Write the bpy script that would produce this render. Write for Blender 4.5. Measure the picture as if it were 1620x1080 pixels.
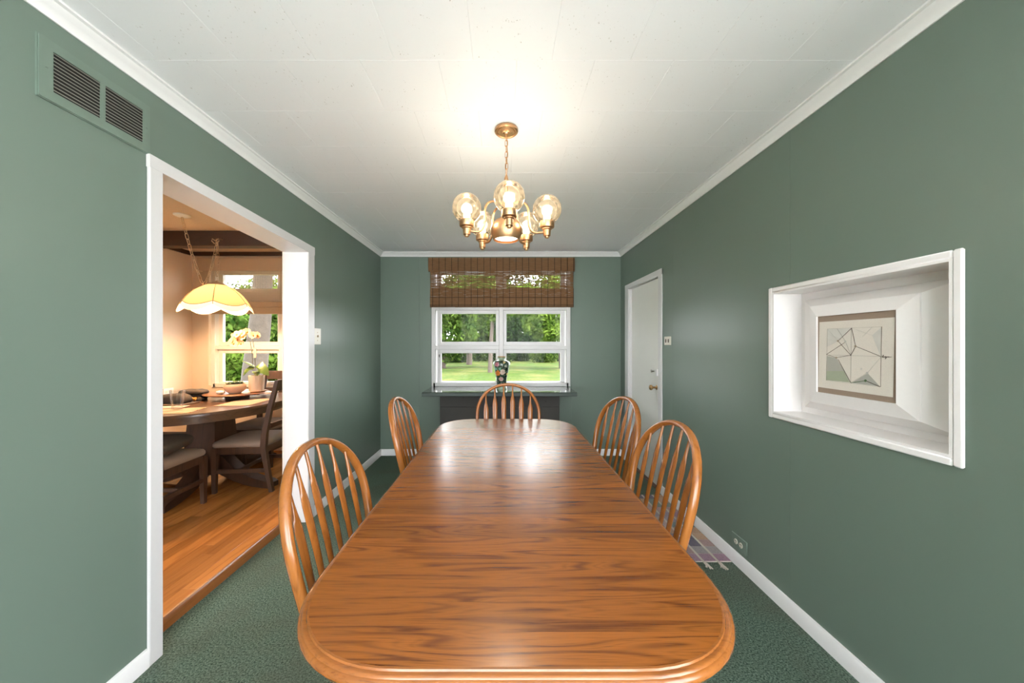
import bpy, bmesh, math, random
from mathutils import Vector, Matrix
random.seed(7)
PI = math.pi
sc = bpy.context.scene
for o in list(bpy.data.objects):
    bpy.data.objects.remove(o, do_unlink=True)
col = sc.collection

# ------------------------------------------------------------------ camera
F, CX, CY, CAMZ = 570.0, 795.5, 545.0, 1.38
cam_data = bpy.data.cameras.new('camera')
cam_data.sensor_fit = 'HORIZONTAL'
cam_data.sensor_width = 36.0
cam_data.lens = F / 1620 * 36
cam_data.shift_x = (810 - CX) / 1620
cam_data.shift_y = (CY - 540) / 1620
cam_data.clip_start = 0.05
cam_data.clip_end = 400
cam = bpy.data.objects.new('camera', cam_data)
cam.location = (0, 0, CAMZ)
cam.rotation_euler = (PI / 2, 0, 0)
col.objects.link(cam)
sc.camera = cam

# ------------------------------------------------------------------ sky, sun, exposure
world = bpy.data.worlds.new('sky')
sc.world = world
world.use_nodes = True
bg = world.node_tree.nodes['Background']
bg.inputs['Color'].default_value = (0.99, 0.97, 1.03, 1)
bg.inputs['Strength'].default_value = 5.2
sun_d = bpy.data.lights.new('sun', 'SUN')
sun_d.energy = 5.0
sun_d.angle = math.radians(12)
sun_d.color = (1.0, 0.95, 0.86)
sun = bpy.data.objects.new('sun', sun_d)
sun.rotation_euler = Vector((-0.62, 0.18, -0.76)).to_track_quat('-Z', 'Y').to_euler()
sun.location = (20, -8, 30)
col.objects.link(sun)
sc.view_settings.view_transform = 'Standard'
sc.view_settings.look = 'None'
sc.view_settings.gamma = 1.0
sc.view_settings.use_curve_mapping = False
sc.view_settings.exposure = 1.40
cy = sc.cycles
cy.max_bounces = 9
cy.diffuse_bounces = 5
cy.glossy_bounces = 4
cy.transmission_bounces = 6
cy.transparent_max_bounces = 16
cy.caustics_reflective = False
cy.caustics_refractive = False
cy.sample_clamp_indirect = 6.0
cy.use_denoising = True

# ------------------------------------------------------------------ geometry helpers
def at(x, y, Y):
    """pixel of the photo at a known distance -> world point"""
    return Vector(((x - CX) * Y / F, Y, CAMZ - (y - CY) * Y / F))

def box(bm, lo, hi, bev=0.0, seg=1):
    lo, hi = Vector(lo), Vector(hi)
    r = bmesh.ops.create_cube(bm, size=1)
    vs = r['verts']
    c, s = (lo + hi) / 2, hi - lo
    for v in vs:
        v.co = Vector((v.co.x * s.x, v.co.y * s.y, v.co.z * s.z)) + c
    if bev > 0:
        es = list({e for v in vs for e in v.link_edges})
        b = min(bev, min(abs(s.x), abs(s.y), abs(s.z)) * 0.45)
        bmesh.ops.bevel(bm, geom=es, offset=b, segments=seg, profile=0.5, affect='EDGES')

def hexa(bm, p):
    """8 points: bottom ring 0-3, top ring 4-7"""
    v = [bm.verts.new(q) for q in p]
    for f in ((3, 2, 1, 0), (4, 5, 6, 7), (0, 1, 5, 4), (1, 2, 6, 5), (2, 3, 7, 6), (3, 0, 4, 7)):
        bm.faces.new([v[i] for i in f])

def prism(bm, poly, z0, z1):
    a = [bm.verts.new((x, y, z0)) for x, y in poly]
    b = [bm.verts.new((x, y, z1)) for x, y in poly]
    n = len(poly)
    bm.faces.new(list(reversed(a)))
    bm.faces.new(b)
    for i in range(n):
        bm.faces.new((a[i], a[(i + 1) % n], b[(i + 1) % n], b[i]))

def tube(bm, pts, r, seg=8, closed=False, up=None, r2=None, caps=True):
    pts = [Vector(p) for p in pts]
    n = len(pts)
    rs = list(r) if isinstance(r, (list, tuple)) else [r] * n
    r2s = rs if r2 is None else (list(r2) if isinstance(r2, (list, tuple)) else [r2] * n)
    rings = []
    D = None
    for i in range(n):
        if closed:
            T = (pts[(i + 1) % n] - pts[i - 1]).normalized()
        else:
            T = (pts[min(i + 1, n - 1)] - pts[max(i - 1, 0)]).normalized()
        if up is not None:
            ref = Vector(up)
        elif D is None:
            ref = Vector((0, 0, 1)) if abs(T.z) < 0.9 else Vector((0, 1, 0))
        else:
            ref = D
        D = (ref - T * ref.dot(T)).normalized()
        S = T.cross(D).normalized()
        rings.append([bm.verts.new(pts[i] + S * (rs[i] * math.cos(2 * PI * k / seg)) + D * (r2s[i] * math.sin(2 * PI * k / seg))) for k in range(seg)])
    m = n if closed else n - 1
    for i in range(m):
        a, b = rings[i], rings[(i + 1) % n]
        for k in range(seg):
            bm.faces.new((a[k], a[(k + 1) % seg], b[(k + 1) % seg], b[k]))
    if caps and not closed:
        bm.faces.new(list(reversed(rings[0])))
        bm.faces.new(rings[-1])

def lathe(bm, prof, seg=24, c=(0, 0, 0), sx=1, sy=1):
    c = Vector(c)
    rings = []
    for r, z in prof:
        if r < 1e-5:
            rings.append([bm.verts.new(c + Vector((0, 0, z)))])
        else:
            rings.append([bm.verts.new(c + Vector((sx * r * math.cos(2 * PI * k / seg), sy * r * math.sin(2 * PI * k / seg), z))) for k in range(seg)])
    for a, b in zip(rings[:-1], rings[1:]):
        for k in range(seg):
            k2 = (k + 1) % seg
            if len(a) == 1 and len(b) == 1:
                continue
            if len(a) == 1:
                bm.faces.new((a[0], b[k], b[k2]))
            elif len(b) == 1:
                bm.faces.new((a[k], b[0], a[k2]))
            else:
                bm.faces.new((a[k], b[k], b[k2], a[k2]))

def ball(bm, c, r, u=12, v=8, s=(1, 1, 1)):
    r_ = bmesh.ops.create_uvsphere(bm, u_segments=u, v_segments=v, radius=r)
    for w in r_['verts']:
        w.co = Vector((w.co.x * s[0], w.co.y * s[1], w.co.z * s[2])) + Vector(c)

def sweep_closed(bm, outline, prof):
    """outline: list of ((x,y),(nx,ny)); prof: list of (offset, z)"""
    rings = []
    for (x, y), (nx, ny) in outline:
        rings.append([bm.verts.new((x + nx * o, y + ny * o, z)) for o, z in prof])
    n = len(rings)
    for i in range(n):
        a, b = rings[i], rings[(i + 1) % n]
        for k in range(len(prof) - 1):
            bm.faces.new((a[k], a[k + 1], b[k + 1], b[k]))

def finish(bm, name, mat, parent=None, smooth=35, loc=None):
    bmesh.ops.recalc_face_normals(bm, faces=bm.faces)
    me = bpy.data.meshes.new(name)
    bm.to_mesh(me)
    bm.free()
    for m in (mat if isinstance(mat, (list, tuple)) else [mat]):
        me.materials.append(m)
    if smooth:
        me.polygons.foreach_set('use_smooth', [True] * len(me.polygons))
        me.set_sharp_from_angle(angle=math.radians(smooth))
    return link(name, me, parent, loc)

def link(name, me, parent=None, loc=None, rot=None):
    o = bpy.data.objects.new(name, me)
    col.objects.link(o)
    if parent is not None:
        o.parent = parent
        if parent.name in WORLDP:      # parts modelled in room coordinates
            o.matrix_parent_inverse = Matrix.Translation(-Vector(parent.location))
    if loc is not None:
        o.location = loc
    if rot is not None:
        o.rotation_euler = rot
    return o

def tag(o, label=None, cat=None, group=None, kind=None):
    if label: o['label'] = label
    if cat: o['category'] = cat
    if group: o['group'] = group
    if kind: o['kind'] = kind
    return o

WORLDP = set()
def thing(name, label, cat, loc=(0, 0, 0), rz=0, group=None, world=False):
    o = bpy.data.objects.new(name, None)
    o.empty_display_size = 0.1
    col.objects.link(o)
    o.location = loc
    o.rotation_euler = (0, 0, rz)
    if world: WORLDP.add(o.name)
    return tag(o, label, cat, group)

def struct(o):
    o['kind'] = 'structure'
    return o

def bx(name, lo, hi, mat, parent=None, bev=0.0, smooth=0):
    bm = bmesh.new()
    box(bm, lo, hi, bev)
    return finish(bm, name, mat, parent, smooth)

def tb(name, pts, r, mat, parent=None, **kw):
    bm = bmesh.new()
    tube(bm, pts, r, **kw)
    return finish(bm, name, mat, parent, 60)

def lt(name, prof, mat, parent=None, seg=24, c=(0, 0, 0), smooth=40, **kw):
    bm = bmesh.new()
    lathe(bm, prof, seg, c, **kw)
    return finish(bm, name, mat, parent, smooth)

def dup(root, loc, rz, label=None, group=None):
    def rec(o, par):
        c = o.copy()
        col.objects.link(c)
        c.parent = par
        for ch in [x for x in bpy.data.objects if x.parent == o]:
            rec(ch, c)
        return c
    r = rec(root, None)
    r.location = loc
    r.rotation_euler = (0, 0, rz)
    if label: r['label'] = label
    if group: r['group'] = group
    return r

# ------------------------------------------------------------------ materials
class NT:
    def __init__(self, name):
        self.m = bpy.data.materials.new(name)
        self.m.use_nodes = True
        self.t = self.m.node_tree
        self.t.nodes.clear()
        self.out = self.t.nodes.new('ShaderNodeOutputMaterial')
    def n(self, typ, **kw):
        nd = self.t.nodes.new('ShaderNode' + typ)
        for k, v in kw.items():
            setattr(nd, k, v)
        return nd
    def l(self, a, b):
        self.t.links.new(a, b)
    def math(self, op, a, b=None):
        nd = self.n('Math', operation=op)
        for i, v in enumerate((a, b)):
            if v is None: continue
            if isinstance(v, (int, float)): nd.inputs[i].default_value = v
            else: self.l(v, nd.inputs[i])
        return nd.outputs[0]
    def mix(self, fac, a, b):
        nd = self.n('Mix', data_type='RGBA')
        for s, v in ((nd.inputs[0], fac), (nd.inputs[6], a), (nd.inputs[7], b)):
            if isinstance(v, (int, float)): s.default_value = v
            elif isinstance(v, tuple): s.default_value = (*v, 1) if len(v) == 3 else v
            else: self.l(v, s)
        return nd.outputs[2]
    def ramp(self, fac, stops):
        nd = self.n('ValToRGB')
        e = nd.color_ramp.elements
        e[0].position, e[0].color = stops[0][0], (*stops[0][1], 1)
        e[1].position, e[1].color = stops[-1][0], (*stops[-1][1], 1)
        for p, c in stops[1:-1]:
            x = e.new(p); x.color = (*c, 1)
        self.l(fac, nd.inputs[0])
        return nd.outputs[0]
    def step(self, v, a, b):
        nd = self.n('MapRange')
        nd.inputs[1].default_value, nd.inputs[2].default_value = a, b
        self.l(v, nd.inputs[0])
        return nd.outputs[0]
    def coords(self, scale=(1, 1, 1), rnd=False, kind='Object'):
        tc = self.n('TexCoord')
        v = tc.outputs[kind]
        if rnd:
            oi = self.n('ObjectInfo')
            vm = self.n('VectorMath', operation='SCALE')
            vm.inputs[0].default_value = (37.0, 53.0, 71.0)
            self.l(oi.outputs['Random'], vm.inputs['Scale'])
            va = self.n('VectorMath', operation='ADD')
            self.l(v, va.inputs[0]); self.l(vm.outputs[0], va.inputs[1])
            v = va.outputs[0]
        mp = self.n('Mapping')
        mp.inputs['Scale'].default_value = scale
        self.l(v, mp.inputs[0])
        return mp.outputs[0]
    def noise(self, vec, scale, detail=2, rough=0.5, dist=0.0):
        nd = self.n('TexNoise')
        nd.inputs['Scale'].default_value = scale
        nd.inputs['Detail'].default_value = detail
        nd.inputs['Roughness'].default_value = rough
        nd.inputs['Distortion'].default_value = dist
        if vec is not None: self.l(vec, nd.inputs['Vector'])
        return nd.outputs[0]
    def bump(self, h, strength, dist=0.01):
        nd = self.n('Bump')
        nd.inputs['Strength'].default_value = strength
        nd.inputs['Distance'].default_value = dist
        self.l(h, nd.inputs['Height'])
        return nd.outputs[0]
    def bsdf(self, color, rough=0.5, metal=0.0, normal=None, coat=0.0, coat_rough=0.1, spec=0.5, **kw):
        b = self.n('BsdfPrincipled')
        def put(k, v):
            if isinstance(v, tuple): b.inputs[k].default_value = (*v, 1) if len(v) == 3 else v
            elif isinstance(v, (int, float)): b.inputs[k].default_value = v
            elif v is not None: self.l(v, b.inputs[k])
        put('Base Color', color); put('Roughness', rough); put('Metallic', metal)
        put('Coat Weight', coat); put('Coat Roughness', coat_rough); put('Specular IOR Level', spec)
        put('Normal', normal)
        for k, v in kw.items(): put(k, v)
        self.l(b.outputs[0], self.out.inputs[0])
        return b

def plain(name, color, rough=0.5, metal=0.0, var=0.08, nscale=30.0, bump=0.0, bdist=0.002, **kw):
    """single-colour procedural material with a soft mottling and optional fine relief"""
    t = NT(name)
    v = t.coords(kind='Object')
    nz = t.noise(v, nscale, 3)
    c = t.mix(nz, tuple(x * (1 - var) for x in color), tuple(min(1, x * (1 + var)) for x in color))
    t.bsdf(c, rough, metal, t.bump(nz, bump, bdist) if bump else None, **kw)
    return t.m

def wood(name, base, dark, axis=0, rough=0.35, coat=0.0, cs=1.0, var=0.18, rings=26.0, pores=0.5, mid=None, coat_rough=0.12, stretch=0.09):
    t = NT(name)
    s = [1.0, 1.0, 1.0]; s[axis] = stretch
    v = t.coords(tuple(x * cs for x in s), rnd=True)
    n1 = t.noise(v, 5.0, 2.0, 0.45, 0.25)
    w = t.math('SINE', t.math('MULTIPLY', n1, rings * 3))
    w = t.math('POWER', t.step(w, -1, 1), 3.4)
    s2 = [1.0, 1.0, 1.0]; s2[axis] = 0.03
    v2 = t.coords(tuple(x * cs for x in s2), rnd=True)
    n2 = t.noise(v2, 160.0, 3.0, 0.6)
    n3 = t.noise(v, 14.0, 3.0)
    w2 = t.math('MULTIPLY', t.math('POWER', t.step(t.math('SINE', t.math('MULTIPLY', n1, rings * 11)), -1, 1), 2.0), 0.30)
    w = t.math('MAXIMUM', w, w2)
    ln = t.math('MULTIPLY', w, t.step(n3, 0.25, 0.7))
    c = t.mix(ln, base, mid or tuple(0.55 * a + 0.45 * b for a, b in zip(base, dark)))
    pr = t.math('MULTIPLY', t.step(n2, 0.52, 0.72), pores)
    c = t.mix(t.math('MULTIPLY', pr, t.math('ADD', 0.35, ln)), c, dark)
    oi = t.n('ObjectInfo')
    hv = t.n('HueSaturation')
    t.l(c, hv.inputs['Color'])
    t.l(t.math('ADD', 1 - var / 2, t.math('MULTIPLY', oi.outputs['Random'], var)), hv.inputs['Value'])
    t.bsdf(hv.outputs[0], rough, 0, t.bump(n2, 0.06, 0.001), coat, coat_rough)
    return t.m

GREEN = (0.142, 0.194, 0.158)
def wall_mat():
    t = NT('green_paint')
    v = t.coords()
    n = t.noise(v, 1.3, 3)
    n2 = t.noise(v, 260, 2)
    c = t.mix(n, tuple(x * 0.95 for x in GREEN), tuple(x * 1.05 for x in GREEN))
    t.bsdf(c, 0.42, 0, t.bump(n2, 0.10, 0.001), spec=0.5)
    return t.m
MW = wall_mat()
WHITE = plain('white_trim_darkened', (0.66, 0.655, 0.65), 0.35, var=0.02, nscale=60, bump=0.03)  # white darkened in colour to offset strong daylight on the jambs
TRIMW = plain('white_moulding_lightened', (0.82, 0.82, 0.815), 0.35, var=0.02, nscale=60, bump=0.03)  # same white, lightened to stand in for light on crown and baseboards
WHITE2 = plain('white_niche_paint', (0.84, 0.82, 0.81), 0.4, var=0.02, nscale=60, bump=0.03)
DOORW = plain('door_paint', (0.75, 0.75, 0.70), 0.35, var=0.02, nscale=8)

def ceil_mat():
    t = NT('ceiling_tile_white')
    v = t.coords((1, 1, 1), kind='Object', rnd=True)
    v2 = t.coords((1, 0.45, 1), kind='Object', rnd=True)
    a = t.noise(v2, 170, 2)
    b = t.noise(v, 9, 2)
    hole = t.math('MULTIPLY', t.step(a, 0.69, 0.72), t.step(b, 0.46, 0.60))
    c = t.mix(hole, (0.885, 0.892, 0.905), (0.55, 0.53, 0.50))
    t.bsdf(c, 0.55, 0, t.bump(t.math('MULTIPLY', a, -1), 0.05, 0.002))
    return t.m
CEIL = ceil_mat()

def carpet_mat():
    t = NT('green_carpet')
    v = t.coords()
    n1 = t.step(t.noise(v, 130, 3, 0.75), 0.34, 0.68)
    n2 = t.noise(v, 2.2, 3, 0.6)
    n3 = t.noise(v, 60, 2)
    c = t.mix(n1, (0.016, 0.048, 0.032), (0.330, 0.455, 0.350))
    c = t.mix(t.math('MULTIPLY', t.step(n2, 0.42, 0.66), 0.6), c, (0.165, 0.180, 0.135))
    h = t.math('ADD', n1, t.math('MULTIPLY', n3, 0.5))
    t.bsdf(c, 0.95, 0, t.bump(h, 0.9, 0.012), spec=0.1)
    return t.m
CARPET = carpet_mat()

OAK_TOP = wood('oak_table_top', (0.300, 0.095, 0.013), (0.042, 0.010, 0.0025), 0, 0.27, 0.22, 2.0, 0.32, 24, 0.9, mid=(0.115, 0.030, 0.006), coat_rough=0.13)
OAK_EDGE = wood('oak_edge', (0.305, 0.104, 0.020), (0.12, 0.035, 0.008), 0, 0.25, 0.35, 2.0, 0.05, 26, 0.6)
OAK_CHAIR = wood('oak_chair', (0.330, 0.115, 0.022), (0.13, 0.036, 0.007), 2, 0.25, 0.4, 1.3, 0.16, 22, 0.5)
FLOORW = wood('kitchen_floor_oak', (0.500, 0.190, 0.045), (0.16, 0.045, 0.010), 1, 0.18, 0.5, 1.0, 0.45, 22, 0.5)
THRESH = wood('threshold_oak', (0.310, 0.110, 0.028), (0.10, 0.028, 0.006), 1, 0.22, 0.4, 1.0, 0.02, 24, 0.6)
DARKW = wood('dark_stained_wood', (0.075, 0.034, 0.017), (0.020, 0.009, 0.005), 2, 0.55, 0.0, 1.0, 0.12, 20, 0.5)
DARKTOP = wood('dark_table_wood', (0.120, 0.056, 0.026), (0.034, 0.015, 0.007), 1, 0.28, 0.35, 1.0, 0.12, 20, 0.5)
BEAMW = wood('beam_wood', (0.055, 0.024, 0.012), (0.018, 0.008, 0.004), 0, 0.5, 0, 1.0, 0.1, 20, 0.5)
BRASS = plain('satin_brass', (0.60, 0.355, 0.185), 0.38, 1.0, var=0.06, nscale=40)
BRASSD = plain('antique_brass', (0.42, 0.26, 0.12), 0.35, 1.0, var=0.1, nscale=60)
STEEL = plain('dull_steel', (0.55, 0.53, 0.50), 0.35, 1.0)
BLACK = plain('flat_black', (0.010, 0.009, 0.008), 0.8)
IVORY = plain('ivory_plastic', (0.72, 0.70, 0.60), 0.35, var=0.01)
CREAMW = plain('kitchen_cream_paint', (0.76, 0.60, 0.44), 0.5, var=0.02, nscale=8)
CREAMT = plain('kitchen_trim_paint', (0.78, 0.70, 0.60), 0.4, var=0.02, nscale=8)

def glass_mat(name, tint=(1, 1, 1), amt=1.0, haze=0.0):
    t = NT(name)
    tr = t.n('BsdfTransparent'); tr.inputs[0].default_value = (*tint, 1)
    gl = t.n('BsdfGlossy'); gl.inputs['Roughness'].default_value = 0.02
    fr = t.n('Fresnel'); fr.inputs['IOR'].default_value = 1.45
    mx = t.n('MixShader')
    t.l(t.math('MULTIPLY', fr.outputs[0], amt), mx.inputs[0]); t.l(tr.outputs[0], mx.inputs[1]); t.l(gl.outputs[0], mx.inputs[2])
    last = mx.outputs[0]
    if haze:
        n = t.noise(t.coords(), 70, 4, 0.6)
        tl = t.n('BsdfTranslucent'); tl.inputs[0].default_value = (1.0, 0.80, 0.52, 1)
        m2 = t.n('MixShader')
        t.l(t.math('MULTIPLY', t.step(n, 0.35, 0.75), haze), m2.inputs[0])
        t.l(last, m2.inputs[1]); t.l(tl.outputs[0], m2.inputs[2])
        last = m2.outputs[0]
    t.l(last, t.out.inputs[0])
    return t.m
GLASS = glass_mat('window_glass', (0.97, 0.985, 0.975), 0.09)
GLOBE = glass_mat('seeded_amber_glass', (0.98, 0.90, 0.76), 1.0, 0.15)
TUMBLER = glass_mat('clear_glass', (0.95, 0.96, 0.96), 0.35)

def emit(name, colr, strength):
    t = NT(name)
    e = t.n('Emission')
    e.inputs[0].default_value = (*colr, 1); e.inputs[1].default_value = strength
    t.l(e.outputs[0], t.out.inputs[0])
    return t.m
BULB = emit('warm_bulb', (1.0, 0.84, 0.60), 4.5)

def fabric_translucent(name, color, trans, wscale=500.0):
    t = NT(name)
    v = t.coords()
    n = t.noise(v, wscale, 2)
    c = t.mix(n, tuple(x * 0.8 for x in color), color)
    d = t.n('BsdfDiffuse'); t.l(c, d.inputs[0])
    tl = t.n('BsdfTranslucent'); t.l(c, tl.inputs[0])
    mx = t.n('MixShader'); mx.inputs[0].default_value = trans
    t.l(d.outputs[0], mx.inputs[1]); t.l(tl.outputs[0], mx.inputs[2]); t.l(mx.outputs[0], t.out.inputs[0])
    return t.m

# ------------------------------------------------------------------ room dimensions
XL, XR, YB, YR, ZC = -1.526, 1.471, 4.495, -2.3, 2.531
KX0, KX1, KZ = -3.876, -1.70, 0.06           # breakfast room: left wall, partition face, floor level

def holed(bm, u0, u1, v0, v1, holes, fn):
    """boxes covering a rectangle minus holes; fn(u0,u1,v0,v1)->(lo,hi)"""
    us = sorted({u0, u1, *[min(max(h[0], u0), u1) for h in holes], *[min(max(h[1], u0), u1) for h in holes]})
    vs = sorted({v0, v1, *[min(max(h[2], v0), v1) for h in holes], *[min(max(h[3], v0), v1) for h in holes]})
    for a, b in zip(us[:-1], us[1:]):
        run = None
        for c, d in list(zip(vs[:-1], vs[1:])) + [(None, None)]:
            inside = c is None or any(h[0] < (a + b) / 2 < h[1] and h[2] < (c + d) / 2 < h[3] for h in holes)
            if inside:
                if run and b - a > 1e-6: box(bm, *fn(a, b, run[0], run[1]))
                run = None
            else:
                run = (run[0], d) if run else (c, d)

def wall(name, u0, u1, v0, v1, holes, base_fn, panel_fn, seams, mat, zsplit=None):
    bm = bmesh.new()
    holed(bm, u0, u1, v0, v1, holes, base_fn)
    w = struct(finish(bm, name, mat, smooth=0))
    if panel_fn:
        e = [u0] + seams + [u1]
        for a, b in zip(e[:-1], e[1:]):
            bm = bmesh.new()
            g = 0.0005
            holed(bm, a + g, b - g, v0, v1, holes, panel_fn)
            finish(bm, 'wall_panel', mat, w, 0)
    return w

# holes
OPEN = (1.580, 2.830, -0.1, 2.150)                 # opening to the breakfast room (Y0,Y1,Z0,Z1)
NICHE = (1.170, 1.952, 1.014, 1.656)
DOOR = (3.375, 4.200, -0.1, 2.040)
WIN1 = (-0.862, 0.815, 0.885, 2.32)
WIN2 = (-3.672, -1.995, 0.875, 2.32)
ADDED_REARW = (-1.40, 1.35, 0.20, 2.40)  # unseen rear window, added to flood the room with daylight
ADDED_SIDEW = (-2.15, -0.15, 0.35, 2.40)  # unseen window beside the camera space, added for more daylight
ADDED_KSIDE = (-1.9, 1.3, 0.7, 2.35)  # unseen breakfast room window, added to brighten that room

wall('wall_left', YR, YB, 0, ZC + 0.1, [OPEN],
     lambda a, b, c, d: ((-1.700, a, c), (XL - 0.006, b, d)),
     lambda a, b, c, d: ((XL - 0.006, a, c), (XL, b, d)), [-0.53, 0.71, 3.19], MW)
wall('wall_right', YR, YB, 0, ZC + 0.1, [NICHE, DOOR, ADDED_SIDEW],
     lambda a, b, c, d: ((XR + 0.006, a, c), (XR + 0.17, b, d)),
     lambda a, b, c, d: ((XR, a, c), (XR + 0.006, b, d)), [-0.67, 0.58, 1.845, 3.12], MW)
wb = wall('wall_back', -1.70, XR + 0.17, -0.4, ZC + 0.1, [WIN1],
     lambda a, b, c, d: ((a, YB + 0.006, c), (b, YB + 0.17, d)), None, [], MW)
for a, b, c, d in ((XL, -1.042, 0, ZC), (-1.040, 0.86, 0, ZC), (0.862, XR, 0, 1.245), (0.862, XR, 1.2465, ZC)):
    bm = bmesh.new()
    holed(bm, a, b, c, d, [WIN1], lambda a, b, c, d: ((a, YB, c), (b, YB + 0.006, d)))
    finish(bm, 'wall_panel', MW, wb, 0)
wall('wall_rear', KX0 - 0.15, XR + 0.17, -0.4, ZC + 0.1, [ADDED_REARW],
     lambda a, b, c, d: ((a, YR - 0.15, c), (b, YR, d)), None, [], MW)
wall('wall_kitchen_back', KX0 - 0.15, -1.70, -0.4, ZC + 0.1, [WIN2],
     lambda a, b, c, d: ((a, YB, c), (b, YB + 0.17, d)), None, [], CREAMW)
wall('wall_kitchen_left', YR, YB, -0.4, ZC + 0.1, [ADDED_KSIDE],
     lambda a, b, c, d: ((KX0 - 0.15, a, c), (KX0, b, d)), None, [], CREAMW)

# floors
bm = bmesh.new(); box(bm, (-1.66, YR, -0.1), (XR + 0.17, YB, 0.0))
struct(finish(bm, 'floor', CARPET, smooth=0))
bm = bmesh.new(); box(bm, (KX0, YR, -0.3), (-1.655, YB, KZ - 0.018))
kf = struct(finish(bm, 'floor_kitchen', THRESH, smooth=0))
pw = 0.083
rng = random.Random(3)
for i in range(27):
    x1 = -1.655 - i * pw
    x0 = max(x1 - pw + 0.0012, KX0 + 0.001)
    y = 0.9 + rng.uniform(0, 0.5)
    bounds = [0.9]
    while y < YB:
        bounds.append(y); y += rng.uniform(0.55, 1.25)
    bounds.append(YB)
    for a, b in zip(bounds[:-1], bounds[1:]):
        if b - a < 0.05: continue
        bx('plank', (x0, a + 0.0005, KZ - 0.018), (x1, b - 0.0008, KZ), FLOORW, kf, 0.0008)
# threshold nosing
bm = bmesh.new()
pr = [(-1.6548, 0.0), (-1.630, 0.0), (-1.631, 0.034), (-1.636, 0.052), (-1.644, 0.060), (-1.6548, 0.0605)]
a = [bm.verts.new((x, 1.606, z)) for x, z in pr]
b = [bm.verts.new((x, 2.800, z)) for x, z in pr]
bm.faces.new(a); bm.faces.new(list(reversed(b)))
for i in range(len(pr)):
    bm.faces.new((a[i], b[i], b[(i + 1) % len(pr)], a[(i + 1) % len(pr)]))
struct(finish(bm, 'trim_threshold', THRESH, smooth=40))

# ceiling with separate acoustic tiles
bm = bmesh.new(); box(bm, (-1.70, YR, ZC + 0.004), (XR + 0.17, YB + 0.17, ZC + 0.15))
ceil = struct(finish(bm, 'ceiling', CEIL, smooth=0))
TS = 0.317
tile_cache = {}
for k in range(-5, 10):
    y0 = 1.455 + k * TS
    y1 = min(y0 + TS, YB)
    off = -1.388 if k % 2 else -1.212
    n = -2
    while off + n * TS < XR:
        x0 = max(off + n * TS, XL); x1 = min(off + (n + 1) * TS, XR)
        n += 1
        if x1 - x0 < 0.02: continue
        key = (round(x1 - x0, 3), round(y1 - y0, 3))
        if key not in tile_cache:
            bm = bmesh.new()
            w, h = key[0] / 2 - 0.0002, key[1] / 2 - 0.0002
            hexa(bm, [(-w + .0012, -h + .0012, -0.0026), (w - .0012, -h + .0012, -0.0026), (w - .0012, h - .0012, -0.0026), (-w + .0012, h - .0012, -0.0026),
                      (-w, -h, -0.0018), (w, -h, -0.0018), (w, h, -0.0018), (-w, h, -0.0018)])
            box(bm, (-w, -h, -0.0018), (w, h, 0.004))
            o = finish(bm, 'ceiling_tile', CEIL, ceil, 0, ((x0 + x1) / 2, (y0 + y1) / 2, ZC))
            tile_cache[key] = o.data
        else:
            link('ceiling_tile', tile_cache[key], ceil, ((x0 + x1) / 2, (y0 + y1) / 2, ZC))
t = NT('kitchen_ceiling_tan')
nz = t.noise(t.coords(), 140, 3, 0.7)
t.bsdf(t.mix(nz, (0.50, 0.38, 0.25), (0.72, 0.58, 0.42)), 0.8, 0, t.bump(nz, 0.6, 0.006))
bm = bmesh.new(); box(bm, (KX0 - 0.15, YR - 0.15, ZC), (-1.70, YB + 0.17, ZC + 0.15))
struct(finish(bm, 'ceiling_kitchen', t.m, smooth=0))

# crown and baseboards
def run_profile(name, prof, p0, p1, inward, mat):
    """profile (d from wall, z) swept from p0 to p1; inward = unit vector away from the wall"""
    bm = bmesh.new()
    A, B, I = Vector(p0), Vector(p1), Vector(inward)
    a = [bm.verts.new(A + I * d + Vector((0, 0, z))) for d, z in prof]
    b = [bm.verts.new(B + I * d + Vector((0, 0, z))) for d, z in prof]
    n = len(prof)
    bm.faces.new(a); bm.faces.new(list(reversed(b)))
    for i in range(n):
        bm.faces.new((a[i], b[i], b[(i + 1) % n], a[(i + 1) % n]))
    return struct(finish(bm, name, mat, smooth=30))
cz = ZC - 0.003
crown = [(0, cz), (0, cz - 0.052), (0.006, cz - 0.052), (0.010, cz - 0.040), (0.022, cz - 0.026), (0.034, cz - 0.018), (0.040, cz - 0.010), (0.052, cz - 0.008), (0.052, cz)]
run_profile('trim_crown_left', crown, (XL, YR, 0), (XL, YB, 0), (1, 0, 0), TRIMW)
run_profile('trim_crown_right', crown, (XR, YR, 0), (XR, YB, 0), (-1, 0, 0), TRIMW)
run_profile('trim_crown_back', crown, (XL, YB, 0), (XR, YB, 0), (0, -1, 0), TRIMW)
base = [(0, 0), (0.014, 0), (0.014, 0.068), (0.009, 0.079), (0, 0.080)]
run_profile('baseboard_left', base, (XL, YR, 0), (XL, 1.542, 0), (1, 0, 0), TRIMW)
run_profile('baseboard_left', base, (XL, 2.893, 0), (XL, YB, 0), (1, 0, 0), TRIMW)
run_profile('baseboard_right', base, (XR, YR, 0), (XR, 3.314, 0), (-1, 0, 0), TRIMW)
run_profile('baseboard_right', base, (XR, 4.311, 0), (XR, YB, 0), (-1, 0, 0), TRIMW)
run_profile('baseboard_back', base, (XL, YB, 0), (XR, YB, 0), (0, -1, 0), TRIMW)
kc = [(0, ZC), (0, ZC - 0.045), (0.02, ZC - 0.045), (0.03, ZC)]
run_profile('trim_kitchen_back', kc, (KX0, YB, 0), (KX1, YB, 0), (0, -1, 0), BEAMW)
run_profile('trim_kitchen_left', kc, (KX0, YR, 0), (KX0, YB, 0), (1, 0, 0), BEAMW)
bm = bmesh.new(); box(bm, (KX0, 3.64, 2.378), (KX1, 3.75, ZC), 0.004)
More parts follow.
